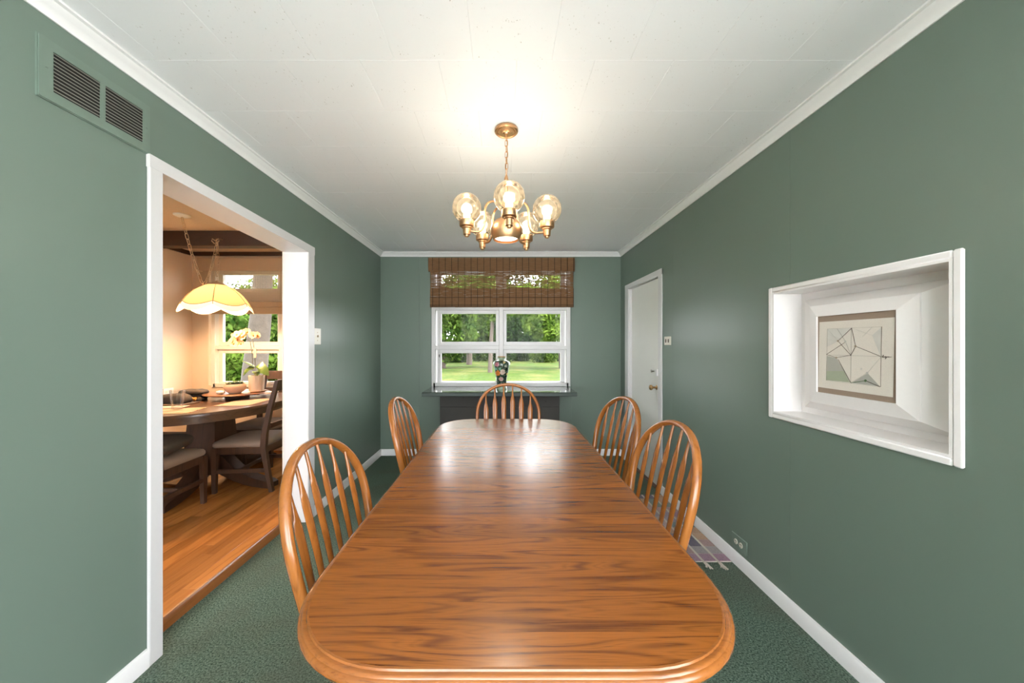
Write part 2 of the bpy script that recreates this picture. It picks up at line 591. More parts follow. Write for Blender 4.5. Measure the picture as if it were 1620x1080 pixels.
struct(finish(bm, 'trim_ceiling_beam', BEAMW, smooth=0))
bm = bmesh.new(); box(bm, (KX0, 0.9, 2.378), (KX1, 1.01, ZC), 0.004)
struct(finish(bm, 'trim_ceiling_beam', BEAMW, smooth=0))

# cased opening to the breakfast room (its head runs slightly out of level)
xf = XL + 0.016
jamb = struct(finish((lambda b: (box(b, (-1.705, 1.575, 0), (xf - 0.006, 1.606, 2.15)), b)[1])(bmesh.new()), 'trim_opening', WHITE, smooth=0))
bx('jamb', (-1.705, 2.801, 0), (xf - 0.006, 2.835, 2.13), WHITE, jamb)
bm = bmesh.new()
hexa(bm, [(-1.705, 1.606, 2.143), (xf - .006, 1.606, 2.143), (xf - .006, 2.801, 2.099), (-1.705, 2.801, 2.099),
          (-1.705, 1.606, 2.17), (xf - .006, 1.606, 2.17), (xf - .006, 2.801, 2.16), (-1.705, 2.801, 2.16)])
finish(bm, 'head_jamb', WHITE, jamb, 0)
bx('casing', (XL, 1.541, 0), (xf, 1.604, 2.150), WHITE, jamb, 0.004, 40)
bx('casing', (XL, 2.803, 0), (xf, 2.893, 2.110), WHITE, jamb, 0.004, 40)
bm = bmesh.new()
hexa(bm, [(XL, 1.541, 2.143), (xf + .001, 1.541, 2.143), (xf + .001, 2.893, 2.096), (XL, 2.893, 2.096),
          (XL, 1.541, 2.197), (xf + .001, 1.541, 2.197), (xf + .001, 2.893, 2.157), (XL, 2.893, 2.157)])
finish(bm, 'head_casing', WHITE, jamb, 0)
for a, b in ((1.51, 1.606), (2.801, 2.89)):
    bx('casing', (-1.716, a, KZ), (-1.700, b, 2.13), CREAMT, jamb, 0.003)

# ------------------------------------------------------------------ windows
def window(name, x0, x1, zlo, zhi, panes_x, panes_z, mat, ysurf):
    """fixed frame with separate sashes and panes"""
    bm = bmesh.new()
    y0, y1 = ysurf - 0.018, ysurf + 0.13
    t_ = 0.028
    box(bm, (x0 - 0.02, y0, zlo - 0.02), (x0 + t_, y1, zhi + 0.02), 0.003)
    box(bm, (x1 - t_, y0, zlo - 0.02), (x1 + 0.02, y1, zhi + 0.02), 0.003)
    box(bm, (x0, y0, zhi - t_), (x1, y1, zhi + 0.02), 0.003)
    box(bm, (x0, y0, zlo - 0.02), (x1, y1, zlo + t_), 0.003)
    w = struct(finish(bm, name, mat, smooth=40))
    mull = [(panes_x[i][1] + panes_x[i + 1][0]) / 2 for i in range(len(panes_x) - 1)]
    for m in mull:
        bx('mullion', (m - 0.026, y0 + 0.002, zlo + t_), (m + 0.026, y1, zhi - t_), mat, w, 0.003)
    for i in range(len(panes_z) - 1):
        m = (panes_z[i][1] + panes_z[i + 1][0]) / 2
        hw = 0.024 if panes_z[i + 1][0] - panes_z[i][1] < 0.2 else (panes_z[i + 1][0] - panes_z[i][1]) / 2 - 0.045
        ed = [x0 + t_] + [q for mm in mull for q in (mm - 0.026, mm + 0.026)] + [x1 - t_]
        for a, b in zip(ed[::2], ed[1::2]):
            bx('transom_bar', (a, y0 + 0.003, m - hw), (b, y1, m + hw), mat, w, 0.003)
    for i, (a, b) in enumerate(panes_x):
        for j, (c, d) in enumerate(panes_z):
            la = max(a - 0.055, x0 + t_ + .001) if i == 0 else mull[i - 1] + 0.0265
            lb = min(b + 0.055, x1 - t_ - .001) if i == len(panes_x) - 1 else mull[i] - 0.0265
            lc = zlo + t_ + 0.001 if j == 0 else (panes_z[j - 1][1] + c) / 2 + 0.0245
            ld = zhi - t_ - 0.001 if j == len(panes_z) - 1 else (panes_z[j + 1][0] + d) / 2 - 0.0245
            if j + 1 < len(panes_z) and panes_z[j + 1][0] - d > 0.2: ld = d + 0.045
            if j > 0 and c - panes_z[j - 1][1] > 0.2: lc = c - 0.045
            bm = bmesh.new()
            ys, ye = ysurf + 0.022, ysurf + 0.065
            box(bm, (la, ys, lc), (a, ye, ld), 0.004)
            box(bm, (b, ys, lc), (lb, ye, ld), 0.004)
            box(bm, (a - .004, ys, d), (b + .004, ye, ld), 0.004)
            box(bm, (a - .004, ys, lc), (b + .004, ye, c), 0.004)
            s = finish(bm, 'sash', mat, w, 40)
            bm = bmesh.new(); box(bm, (a - .003, ysurf + 0.046, c - .003), (b + .003, ysurf + 0.050, d + .003))
            finish(bm, 'pane', GLASS, s, 0)
    return w
PX = lambda x: (x - CX) * YB / F
PZ = lambda y: CAMZ - (y - CY) * YB / F
PZS = [(PZ(603.5), PZ(558.6)), (PZ(540.5), PZ(496)), (PZ(456), PZ(434))]
window('window_1', PX(683) + .02, PX(902) - .02, 0.880, 2.335, [(PX(697.7), PX(784.4)), (PX(801.3), PX(887.4))], PZS, WHITE, YB)
dx = PX(350.5) - PX(697.7)
window('window_2', PX(683) + .02 + dx, PX(902) - .02 + dx, 0.870, 2.335, [(PX(697.7) + dx, PX(784.4) + dx), (PX(801.3) + dx, PX(887.4) + dx)], PZS, CREAMT, YB)
window('added_rear_window', ADDED_REARW[0], ADDED_REARW[1], ADDED_REARW[2], ADDED_REARW[3], [(-1.33, -0.49), (-0.43, 0.38), (0.44, 1.28)], [(0.27, 2.33)], WHITE, YR - 0.13)  # added behind the camera as the main daylight source
bm = bmesh.new()
for a in ((-3.9, -1.9, 0.7, -3.86, -1.85, 2.35), (-3.9, 1.25, 0.7, -3.86, 1.3, 2.35), (-3.9, -1.85, 0.7, -3.86, 1.25, 0.75), (-3.9, -1.85, 2.3, -3.86, 1.25, 2.35)):
    box(bm, a[:3], a[3:])
w4 = struct(finish(bm, 'added_kitchen_window', CREAMT, smooth=0))  # added out of view as a daylight source for the breakfast room
bx('pane', (-3.885, -1.85, 0.75), (-3.88, 1.25, 2.3), GLASS, w4)
bm = bmesh.new()
for a in ((XR + .05, -2.15, .35, XR + .11, -2.09, 2.4), (XR + .05, -.21, .35, XR + .11, -.15, 2.4), (XR + .05, -2.09, .35, XR + .11, -.21, .41), (XR + .05, -2.09, 2.34, XR + .11, -.21, 2.4)):
    box(bm, a[:3], a[3:])
w5 = struct(finish(bm, 'added_side_window', WHITE, smooth=0))  # added behind the camera as an extra daylight source
bx('pane', (XR + .078, -2.09, .41), (XR + .082, -.21, 2.34), GLASS, w5)
# casing of the kitchen window
c2 = PX(683) + dx
# ------------------------------------------------------------------ oak dining table
TX0, TX1, TY0, TY1, TZ = -0.503, 0.562, 0.668, 3.020, 0.762
tcx, tcy = (TX0 + TX1) / 2, (TY0 + TY1) / 2
THW, THL = (TX1 - TX0) / 2, (TY1 - TY0) / 2
def outline(hw, hl, a, b, n=2.3, m=14):
    """rounded-corner outline, counter-clockwise, around (0,0)"""
    pts = []
    for q in range(4):
        for i in range(m + 1):
            th = (q + i / m) * PI / 2
            c, s = math.cos(th), math.sin(th)
            x = math.copysign(abs(c) ** (2 / n), c) * a + math.copysign(hw - a, 1 if q in (0, 3) else -1)
            y = math.copysign(abs(s) ** (2 / n), s) * b + math.copysign(hl - b, 1 if q in (0, 1) else -1)
            pts.append((x, y))
    res = []
    for p in pts:
        if not res or (p[0] - res[-1][0]) ** 2 + (p[1] - res[-1][1]) ** 2 > 1e-7: res.append(p)
    out = []
    N = len(res)
    for i in range(N):
        (x0, y0), (x1, y1) = res[i - 1], res[(i + 1) % N]
        tx, ty = x1 - x0, y1 - y0
        L = math.hypot(tx, ty)
        out.append((res[i], (ty / L, -tx / L)))
    return out
OL = outline(THW, THL, 0.31, 0.33)
table = thing('dining_table', 'long golden oak dining table with rounded corners and moulded edge', 'table', (tcx, tcy, 0))
inner = [(p[0] + n_[0] * -0.023, p[1] + n_[1] * -0.023) for p, n_ in OL]
def halfw(y):
    best = 0.0
    N = len(inner)
    for i in range(N):
        (x0, y0), (x1, y1) = inner[i], inner[(i + 1) % N]
        if (y0 - y) * (y1 - y) <= 0 and abs(y1 - y0) > 1e-9:
            best = max(best, x0 + (x1 - x0) * (y - y0) / (y1 - y0))
    return best
ymax = max(p[1] for p in inner)
rng = random.Random(11)
edges = [-ymax]
leaf = [-0.305, 0.0, 0.305]
while edges[-1] < ymax - 0.05:
    nx = edges[-1] + rng.uniform(0.060, 0.115)
    for s in leaf:
        if edges[-1] < s - 0.001 and nx > s - 0.035: nx = s; break
    if nx > ymax - 0.035: nx = ymax
    edges.append(nx)
for a, b in zip(edges[:-1], edges[1:]):
    g0 = 0.0007 if any(abs(a - s) < 1e-6 for s in leaf) else 0.00005
    g1 = 0.0007 if any(abs(b - s) < 1e-6 for s in leaf) else 0.00005
    ys = [a + g0 + (b - a - g0 - g1) * i / 8 for i in range(9)]
    ys[0] = max(ys[0], -ymax + 0.0004); ys[-1] = min(ys[-1], ymax - 0.0004)
    R = [(max(halfw(y), 0.02), y) for y in ys]
    bm = bmesh.new()
    prism(bm, R + [(-x, y) for x, y in reversed(R)], TZ - 0.022, TZ)
    finish(bm, 'board', OAK_TOP, table, 0)
bm = bmesh.new()
sweep_closed(bm, OL, [(-0.0235, TZ - 0.02), (-0.0235, TZ + 0.0002), (-0.019, TZ - 0.0004), (-0.0175, TZ - 0.0042), (-0.012, TZ - 0.0046), (-0.0085, TZ - 0.0060), (-0.0070, TZ - 0.0100),
                      (-0.0035, TZ - 0.0112), (0.0, TZ - 0.0165), (0.0005, TZ - 0.024), (-0.003, TZ - 0.030), (-0.008, TZ - 0.033), (-0.010, TZ - 0.040), (-0.03, TZ - 0.041), (-0.03, TZ - 0.022)])
finish(bm, 'edge_moulding', OAK_EDGE, table, 50)
bm = bmesh.new()
sweep_closed(bm, outline(THW - 0.055, THL - 0.055, 0.28, 0.30), [(0, TZ - 0.024), (0, TZ - 0.115), (-0.003, TZ - 0.118), (-0.022, TZ - 0.118), (-0.022, TZ - 0.024), (0, TZ - 0.024)])
finish(bm, 'apron', OAK_EDGE, table, 50)
bx('underframe', (-0.42, -1.0, TZ - 0.05), (0.42, 1.0, TZ - 0.0225), OAK_EDGE, table)
for sy in (-0.54, 0.54):
    lt('pedestal', [(0.0, 0.12), (0.085, 0.12), (0.09, 0.16), (0.075, 0.20), (0.10, 0.28), (0.105, 0.36), (0.075, 0.46), (0.06, 0.50), (0.085, 0.54), (0.09, 0.60), (0.12, 0.66), (0.12, TZ - 0.051), (0, TZ - 0.051)],
       OAK_EDGE, table, 24, (0, sy, 0))
    for sx in (-1, 1):
        tb('foot', [(sx * .05, sy, .17), (sx * .16, sy, .16), (sx * .26, sy, .10), (sx * .32, sy, .045), (sx * .35, sy, .03)], [.045, .042, .036, .032, .026], OAK_EDGE, table, seg=10)
bx('stretcher', (-.03, -.54, .15), (.03, .54, .21), OAK_EDGE, table, .008)

# ------------------------------------------------------------------ bow-back arrow chairs
CH_TOP = 1.045
def back_y(z, x=0.0):
    t_ = (z - 0.44) / 0.605
    return -0.165 - 0.105 * t_ - 0.030 * t_ * t_ - 0.030 * (1 - (x / 0.27) ** 2)
def bow_pt(t_):
    """t in -1..1 along the bow, 0 at the crown"""
    a = abs(t_)
    sgn = 1 if t_ >= 0 else -1
    if a < 0.62:
        th = a / 0.62 * PI / 2
        x = 0.265 * math.sin(th) ** 0.95
        z = 0.775 + (CH_TOP - 0.015 - 0.775) * math.cos(th) ** 0.9
    else:
        k = (a - 0.62) / 0.38
        x = 0.265 - 0.058 * k ** 1.6
        z = 0.775 - 0.340 * k
    return Vector((sgn * x, back_y(z, x), z))
def make_chair(label):
    c = thing('windsor_chair', label, 'chair', group='bow-back oak chairs around the dining table')
    # saddle seat
    bm = bmesh.new()
    o = [(p, n_) for p, n_ in outline(0.225, 0.205, 0.18, 0.17, 2.4, 8)]
    rings = []
    for sc_, z in ((0.90, 0.405), (0.985, 0.412), (1.0, 0.425), (0.985, 0.438), (0.93, 0.443), (0.6, 0.436), (0.25, 0.431)):
        rings.append([bm.verts.new((p[0] * sc_, p[1] * sc_, z)) for p, _ in o])
    for a, b in zip(rings[:-1], rings[1:]):
        for i in range(len(o)):
            bm.faces.new((a[i], a[(i + 1) % len(o)], b[(i + 1) % len(o)], b[i]))
    bm.faces.new(list(reversed(rings[0]))); bm.faces.new(rings[-1])
    finish(bm, 'seat', OAK_CHAIR, c, 60)
    pts = [bow_pt(-1 + 2 * i / 44) for i in range(45)]
    bm = bmesh.new()
    tube(bm, pts, 0.0135, 12, up=(0, -1, -0.2), r2=0.0175)
    finish(bm, 'bow', OAK_CHAIR, c, 70)
    for k in range(6):
        xb = (k - 2.5) * 0.0715
        xt = (k - 2.5) * 0.0775
        # height where the bow is above xt
        zt = max(p.z for p in [bow_pt(i / 200) for i in range(200)] if abs(p.x) >= abs(xt) - 0.002 and p.z > 0.77)
        zs = [0.435, 0.50, 0.58, 0.72, 0.84, 0.885, 0.912, 0.938, 0.968, zt]
        ws = [0.0080, 0.0110, 0.0145, 0.0180, 0.0205, 0.0205, 0.0165, 0.0100, 0.0066, 0.0058]
        drop = min(0.0, (zt - (CH_TOP - 0.015)) * 0.9)
        pp, w1, w2 = [], [], []
        for z, w in zip(zs, ws):
            if z != zt and z > 0.6: z = z + drop
            x = xb + (xt - xb) * (z - 0.435) / (zt - 0.435)
            pp.append(Vector((x, back_y(z, x) + 0.002, z))); w1.append(w); w2.append(min(w, 0.0068))
        bm = bmesh.new()
        tube(bm, pp, w1, 8, up=(0, -1, -0.2), r2=w2)
        finish(bm, 'spindle', OAK_CHAIR, c, 70)
    for sx in (-1, 1):
        for sy in (-1, 1):
            top = Vector((sx * 0.15, sy * 0.13, 0.41)); bot = Vector((sx * 0.205, sy * 0.20, 0.0))
            q = [top.lerp(bot, f) for f in (0, .12, .2, .25, .3, .45, .6, .66, .7, .74, .85, 1)]
            tb('leg', q, [.014, .017, .020, .015, .020, .022, .019, .014, .018, .015, .016, .011], OAK_CHAIR, c, seg=10)
        a = Vector((sx * 0.15, -0.13, 0.41)).lerp(Vector((sx * 0.205, -0.20, 0)), .6); b = Vector((sx * 0.15, 0.13, 0.41)).lerp(Vector((sx * 0.205, 0.20, 0)), .6)
        tb('stretcher', [a, a.lerp(b, .5), b], [.008, .013, .008], OAK_CHAIR, c, seg=8)
    tb('stretcher', [(-.18, 0, .165), (0, 0, .165), (.18, 0, .165)], [.008, .013, .008], OAK_CHAIR, c, seg=8)
    return c
CHG = 'bow-back oak chairs around the dining table'
ch = make_chair('oak bow-back chair on the cased-opening side, nearest the table front')
ch.location = (-0.355, 1.270, 0); ch.rotation_euler = (0, 0, -PI / 2)
dup(ch, (-0.372, 2.330, 0), -PI / 2 + 0.02, 'oak bow-back chair in the corner left of the window, far from the opening', CHG)
dup(ch, (0.450, 1.575, 0), PI / 2 + .03, 'oak bow-back chair by the right wall, in front of the rag rug', CHG)
dup(ch, (0.485, 2.290, 0), PI / 2 + .15, 'oak bow-back chair beside the white door, far right of the table', CHG)
dup(ch, (0.046, 2.840, 0), PI, 'oak bow-back chair at the table head below the window and vase', CHG)

# ------------------------------------------------------------------ chandelier
CHX, CHY = 0.0186, 1.92
cd = thing('chandelier', 'brass five-arm chandelier with seeded amber glass globes over the table', 'chandelier', (CHX, CHY, ZC - .0035))
zr = lambda z: z - (ZC - .0035)
lt('canopy', [(0, 0), (.060, 0), (.0625, -.006), (.0625, -.014), (.057, -.019), (.050, -.018), (.046, -.014), (.043, -.018), (.026, -.018), (.016, -.022), (.012, -.030), (0, -.030)], BRASS, cd, 32)
for sx in (-1, 1):
    lt('screw', [(0, -.026), (.004, -.026), (.004, -.029), (0, -.030)], BRASSD, cd, 8, (sx * .027, -.012, .002))
lm = None
def stadium(r, h, n=7):
    p = []
    for i in range(n): th = PI * i / (n - 1); p.append((r * math.cos(th), 0, h + r * math.sin(th)))
    for i in range(n): th = PI + PI * i / (n - 1); p.append((r * math.cos(th), 0, -h + r * math.sin(th)))
    return p
def chain(points, r, h, wire, mat, parent):
    """links along a polyline, alternating a quarter turn"""
    global_len = [0]
    for a, b in zip(points[:-1], points[1:]): global_len.append(global_len[-1] + (Vector(b) - Vector(a)).length)
    pitch = 2 * (h + r - wire) * 0.98
    n = max(1, int(round(global_len[-1] / pitch)))
    bm = bmesh.new(); tube(bm, stadium(r, h), wire, 6, closed=True, up=(0, 1, 0))
    me = None
    for i in range(n):
        s = (i + .5) / n * global_len[-1]
        for k in range(len(points) - 1):
            if global_len[k + 1] >= s: break
        A, B = Vector(points[k]), Vector(points[k + 1])
        p = A.lerp(B, (s - global_len[k]) / (global_len[k + 1] - global_len[k]))
        q = (B - A).to_track_quat('Z', 'Y') @ Matrix.Rotation(PI / 2 * (i % 2) + .4, 3, 'Z').to_quaternion()
        if me is None:
            o = finish(bm, 'chain_link', mat, parent, 60); me = o.data
        else:
            o = link('chain_link', me, parent)
        o.location = p; o.rotation_euler = q.to_euler()
chain([(0, 0, -.030), (0.001, 0, -.2), (0, 0, zr(2.285))], .0075, .010, .0018, BRASS, cd)
tb('wire', [(.002, .002, -.03), (.006, .003, -.12), (-.003, .003, -.2), (-.002, 0, zr(2.285))], .0017, BRASSD, cd, seg=6)
lt('stem', [(0, zr(2.285)), (.005, zr(2.283)), (.008, zr(2.275)), (.011, zr(2.262)), (.009, zr(2.25)), (.009, zr(2.16)), (.02, zr(2.150)), (.026, zr(2.135)), (.026, zr(2.115)), (.016, zr(2.105)), (.011, zr(2.09)),
            (.011, zr(2.05)), (0, zr(2.05))], BRASS, cd, 20)
bowl = lt('bowl_shade', [(0.012, zr(2.062)), (.030, zr(2.060)), (.036, zr(2.048)), (.058, zr(2.040)), (.076, zr(2.020)), (.085, zr(1.995)), (.083, zr(1.970)), (.072, zr(1.944)), (.068, zr(1.937)), (.064, zr(1.937)), (.068, zr(1.944)),
                         (.079, zr(1.972)), (.081, zr(1.995)), (.072, zr(2.017)), (.054, zr(2.035)), (.0, zr(2.04))], BRASS, cd, 36)
lt('diffuser', [(0, zr(1.946)), (.045, zr(1.945)), (.060, zr(1.947)), (.060, zr(1.95)), (0, zr(1.952))], emit('diffuser_glow', (1, .86, .66), 2.2), bowl, 28)
AR, GR = 0.217, 0.0745
amesh = None
for k in range(5):
    th = -PI / 2 + math.radians(3.0) + k * 2 * PI / 5
    d = Vector((math.cos(th), math.sin(th), 0))
    def P(r, z): return (r, 0, zr(z))
    if amesh is None:
        path = [P(.018, 2.122), P(.045, 2.132), P(.075, 2.133), P(.100, 2.122), P(.115, 2.100), P(.120, 2.070), P(.121, 2.030), P(.126, 1.995), P(.140, 1.972), P(.160, 1.962), P(.190, 1.962), P(AR, 1.963)]
        sm = []
        for i in range(len(path) - 1):
            p0, p1, p2, p3 = [Vector(path[min(max(j, 0), len(path) - 1)]) for j in (i - 1, i, i + 1, i + 2)]
            for s in (0, .33, .66):
                sm.append(0.5 * ((2 * p1) + (p2 - p0) * s + (2 * p0 - 5 * p1 + 4 * p2 - p3) * s * s + (-p0 + 3 * p1 - 3 * p2 + p3) * s ** 3))
        sm.append(Vector(path[-1]))
        bm = bmesh.new(); tube(bm, sm, .0058, 8, up=(0, 1, 0)); arm = finish(bm, 'arm', BRASS, cd, 70)
        cup = lt('socket_cup', [(0, zr(1.930)), (.008, zr(1.930)), (.012, zr(1.935)), (.012, zr(1.940)), (.018, zr(1.942)), (.020, zr(1.972)), (.025, zr(1.975)), (.025, zr(1.980)), (.036, zr(1.984)), (.0375, zr(1.988)), (.0375, zr(2.016)),
                                (.034, zr(2.016)), (.033, zr(1.99)), (0, zr(1.988))], BRASS, arm, 28, (AR, 0, 0))
        prof = []
        for i in range(25):
            ph = math.radians(-66) + (PI / 2 - math.radians(-66)) * i / 24
            prof.append((max(GR * math.cos(ph), 0), zr(2.078) + GR * 1.0 * math.sin(ph)))
        prof[-1] = (0, prof[-1][1])
        globe = lt('globe', prof, GLOBE, arm, 36, (AR, 0, 0), 80)
        bulb = lt('bulb', [(0, zr(1.995)), (.010, zr(1.997)), (.011, zr(2.012)), (.017, zr(2.030)), (.018, zr(2.042)), (.013, zr(2.058)), (.005, zr(2.070)), (0, zr(2.074))], BULB, arm, 16, (AR, 0, 0), 80)
        amesh = (arm.data, cup.data, globe.data, bulb.data)
        arm.rotation_euler = (0, 0, th)
    else:
        arm = link('arm', amesh[0], cd, rot=(0, 0, th))
        for nm, me in zip(('socket_cup', 'globe', 'bulb'), amesh[1:]): link(nm, me, arm)
    ld = bpy.data.lights.new('bulb_light', 'POINT'); ld.energy = 0.8; ld.color = (1, .97, .95); ld.shadow_soft_size = 0.03
    lo = bpy.data.objects.new('bulb_light', ld); col.objects.link(lo); lo.parent = cd
    lo.location = d * AR + Vector((0, 0, zr(2.085)))
ld = bpy.data.lights.new('downlight', 'SPOT'); ld.energy = 3; ld.color = (1, .88, .70); ld.spot_size = 2.4; ld.spot_blend = .6; ld.shadow_soft_size = .05
lo = bpy.data.objects.new('downlight', ld); col.objects.link(lo); lo.parent = cd; lo.location = (0, 0, zr(1.935))

# ------------------------------------------------------------------ air return grille
t_ = plain('grille_green', tuple(x * 1.08 for x in GREEN), 0.38)
SLATM = plain('grille_slat', (0.20, 0.20, 0.17), 0.45)
vg = thing('air_grille', 'green painted air return grille high on the left wall', 'vent', (XL, 1.36, 2.2), world=True)
vy0, vy1, vz0, vz1 = 1.178, 1.548, 2.198, 2.400
ops = [(1.2157, 1.358), (1.3752, 1.519)]
bm = bmesh.new()
holed(bm, vy0, vy1, vz0, vz1, [(a, b, 2.232, 2.368) for a, b in ops], lambda a, b, c, d: ((XL, a, c), (XL + .010, b, d)))
finish(bm, 'frame', t_, vg, 0)
bx('rim', (XL, vy0 - .003, vz0 - .003), (XL + .006, vy1 + .003, vz1 + .003), t_, vg)
for a, b in ops:
    bx('duct_shade_sheet', (XL + .0061, a, 2.232), (XL + .0066, b, 2.368), BLACK, vg)  # black sheet painted for the shade inside the duct; no opening behind
    for i in range(11):
        z = 2.232 + (i + .5) * .136 / 11
        bm = bmesh.new()
        hexa(bm, [(XL + .0068, a, z + .0035), (XL + .0095, a, z - .0012), (XL + .0095, b, z - .0012), (XL + .0068, b, z + .0035),
                  (XL + .0068, a, z + .0045), (XL + .0097, a, z - .0002), (XL + .0097, b, z - .0002), (XL + .0068, b, z + .0045)])
        finish(bm, 'slat', SLATM, vg, 0)
for y in (1.197, 1.533):
    lt('screw', [(0, 0), (.004, 0), (.004, .002), (0, .003)], t_, vg, 8, (0, 0, 0)).location = (XL + .010, y, 2.30)

# ------------------------------------------------------------------ switches and sockets
sp = thing('light_switch', 'ivory toggle light switch beside the cased opening', 'switch', (XL, 2.96, 1.38), world=True)
bx('plate', (XL, 2.906, 1.380), (XL + .006, 3.012, 1.514), IVORY, sp, .003, 40)
bx('toggle', (XL + .006, 2.950, 1.440), (XL + .014, 2.962, 1.458), plain('toggle_tan', (.30, .22, .13), .4), sp, .002)
for z in (1.415, 1.48): bx('screw', (XL + .006, 2.953, z - .003), (XL + .0072, 2.959, z + .003), BRASSD, sp)
sp = thing('light_switch', 'ivory two-toggle light switch between white door and niche', 'switch', (XR, 3.21, 1.37), world=True)
bx('plate', (XR - .006, 3.146, 1.376), (XR, 3.272, 1.452), IVORY, sp, .003, 40)
for y in (3.183, 3.232): bx('toggle', (XR - .013, y - .006, 1.398), (XR - .006, y + .006, 1.430), plain('toggle_brown', (.10, .07, .05), .4), sp, .002)
sp = thing('wall_socket', 'green painted wall socket just above the right baseboard', 'socket', (XR, 2.236, .1), world=True)
bx('plate', (XR - .007, 2.164, .102), (XR, 2.308, .190), plain('socket_green', tuple(x * 1.1 for x in GREEN), .35), sp, .003, 40)
for y in (2.262, 2.214):
    bm = bmesh.new(); lathe(bm, [(0, 0), (.016, 0), (.016, .003), (0, .003)], 14)
    o = finish(bm, 'receptacle', IVORY, sp, 30); o.location = (XR - .007, y, .146); o.rotation_euler = (0, -PI / 2, 0)
    for s in (-1, 1): bx('slot', (XR - .0112, y + s * .005 - .0015, .146), (XR - .0098, y + s * .005 + .0015, .155), BLACK, sp)
    bx('slot', (XR - .0112, y - .002, .135), (XR - .0098, y + .002, .139), BLACK, sp)

# ------------------------------------------------------------------ door
dj = struct(bx('door_1', (XR + .022, 3.402, .014), (XR + .060, 4.172, 2.020), DOORW, None, .002))
t1 = struct(bx('trim_door_frame', (XR - .014, 3.314, 0), (XR, 3.388, 2.083), WHITE, None, .004, 40))
bx('casing', (XR - .014, 4.190, 0), (XR, 4.305, 2.083), WHITE, t1, .004, 40)
bx('head_casing', (XR - .0145, 3.314, 2.026), (XR, 4.305, 2.084), WHITE, t1, .004, 40)
bx('jamb', (XR - .004, 3.375, 0), (XR + .165, 3.397, 2.04), WHITE, t1)
bx('jamb', (XR - .004, 4.178, 0), (XR + .165, 4.200, 2.04), WHITE, t1)
bx('head_jamb', (XR - .004, 3.397, 2.024), (XR + .165, 4.178, 2.04), WHITE, t1)
bx('sill', (XR - .01, 3.397, 0), (XR + .165, 4.178, .012), plain('door_sill_brown', (.10, .05, .03), .5), t1)
bx('weather_stop', (XR + .0605, 3.397, .012), (XR + .165, 4.178, 2.024), DOORW, t1)
for z in (1.79, .66, .25):
    tb('hinge', [(XR + .016, 4.172, z - .05), (XR + .016, 4.172, z + .05)], .008, WHITE, dj, seg=8)
kn = bmesh.new()
ky, kz = 3.500, .964
prof = [(0, .030), (.030, .030), (.031, .026), (.022, .020), (.011, .016), (.010, -.012), (.020, -.020), (.026, -.030), (.025, -.040), (.016, -.046), (0, -.047)]
lathe(kn, [(r, -z) for r, z in prof], 20)
o = finish(kn, 'door_knob', BRASSD, dj, 60); o.location = (XR + .0, ky, kz); o.rotation_euler = (0, -PI / 2, 0)
bx('latch_case', (XR - .004, 3.432, 1.085), (XR + .022, 3.500, 1.150), DOORW, dj, .004, 40)
bx('latch_keeper', (XR - .030, 3.374, 1.085), (XR - .0145, 3.402, 1.150), WHITE, t1, .003, 40)
for z in (1.098, 1.130): bx('bolt', (XR - .010, 3.404, z - .007), (XR - .002, 3.432, z + .007), BRASSD, dj)
kn = bmesh.new(); lathe(kn, [(0, 0), (.006, 0), (.006, .016), (.014, .020), (.014, .028), (0, .030)], 14)
o = finish(kn, 'latch_knob', STEEL, dj, 50); o.location = (XR - .004, 3.50, 1.125); o.rotation_euler = (0, -PI / 2, 0)

# ------------------------------------------------------------------ picture niche
NY0, NY1, NZ0, NZ1 = 1.1425, 1.980, 0.985, 1.688
ni = struct(bx('trim_niche', (1.608, 1.165, 1.010), (1.62, 1.957, 1.660), WHITE2))
bx('liner', (XR - .0125, NY1 - .040, NZ0 + .0272), (1.608, NY1 - .0272, NZ1 - .0272), WHITE2, ni)
bx('liner', (XR - .0125, NY0 + .0272, NZ0 + .0272), (1.608, NY0 + .036, NZ1 - .0272), WHITE2, ni)
bx('liner', (XR - .0125, NY0 + .036, NZ1 - .036), (1.608, NY1 - .040, NZ1 - .0272), WHITE2, ni)
bx('liner', (XR - .0125, NY0 + .036, NZ0 + .0272), (1.608, NY1 - .040, NZ0 + .036), WHITE2, ni)
for lo, hi in (((NY0, NZ0), (NY0 + .027, NZ1)), ((NY1 - .027, NZ0), (NY1, NZ1)), ((NY0 + .027, NZ1 - .027), (NY1 - .027, NZ1)), ((NY0 + .027, NZ0), (NY1 - .027, NZ0 + .027))):
    bx('casing', (XR - .014, lo[0], lo[1]), (XR, hi[0], hi[1]), WHITE2, ni, .005, 40)
# the reverse-bevel picture frame inside
nyc, nzc = 1.561, 1.3335
pf = thing('framed_drawing', 'abstract star sketch in a deep white frame inside the wall niche', 'picture', (1.607, nyc, nzc - .28), world=True)
rects = [(.335, .282, 1.607), (.330, .278, 1.585), (.2395, .2375, 1.5360), (.2385, .2365, 1.5310), (.176, .181, 1.511), (.176, .181, 1.519)]
for a, b in (((0, 1)), ((1, 2)), ((2, 3)), ((3, 0))):
    bm = bmesh.new()
    R = []
    for hy, hz, X in rects:
        c4 = [(nyc - hy, nzc - hz), (nyc + hy, nzc - hz), (nyc + hy, nzc + hz), (nyc - hy, nzc + hz)]
        R.append([bm.verts.new((X, *c4[a])), bm.verts.new((X, *c4[b]))])
    for p, q in zip(R[:-1], R[1:]): bm.faces.new((p[0], p[1], q[1], q[0]))
    finish(bm, 'frame_rail', WHITE2, pf, 0)
bx('mat_board', (1.5195, nyc - .20, nzc - .20), (1.5225, nyc + .20, nzc + .20), plain('taupe_mat', (.30, .225, .17), .8, nscale=200), pf)
XP = 1.519
def art(x, y, dxx=0.0):
    px, py = 1270 + x / 6, 470 + y / 6
    X = XP - dxx
    Y = F * X / (px - CX)
    return Vector((X, Y, CAMZ - (py - CY) * Y / F))
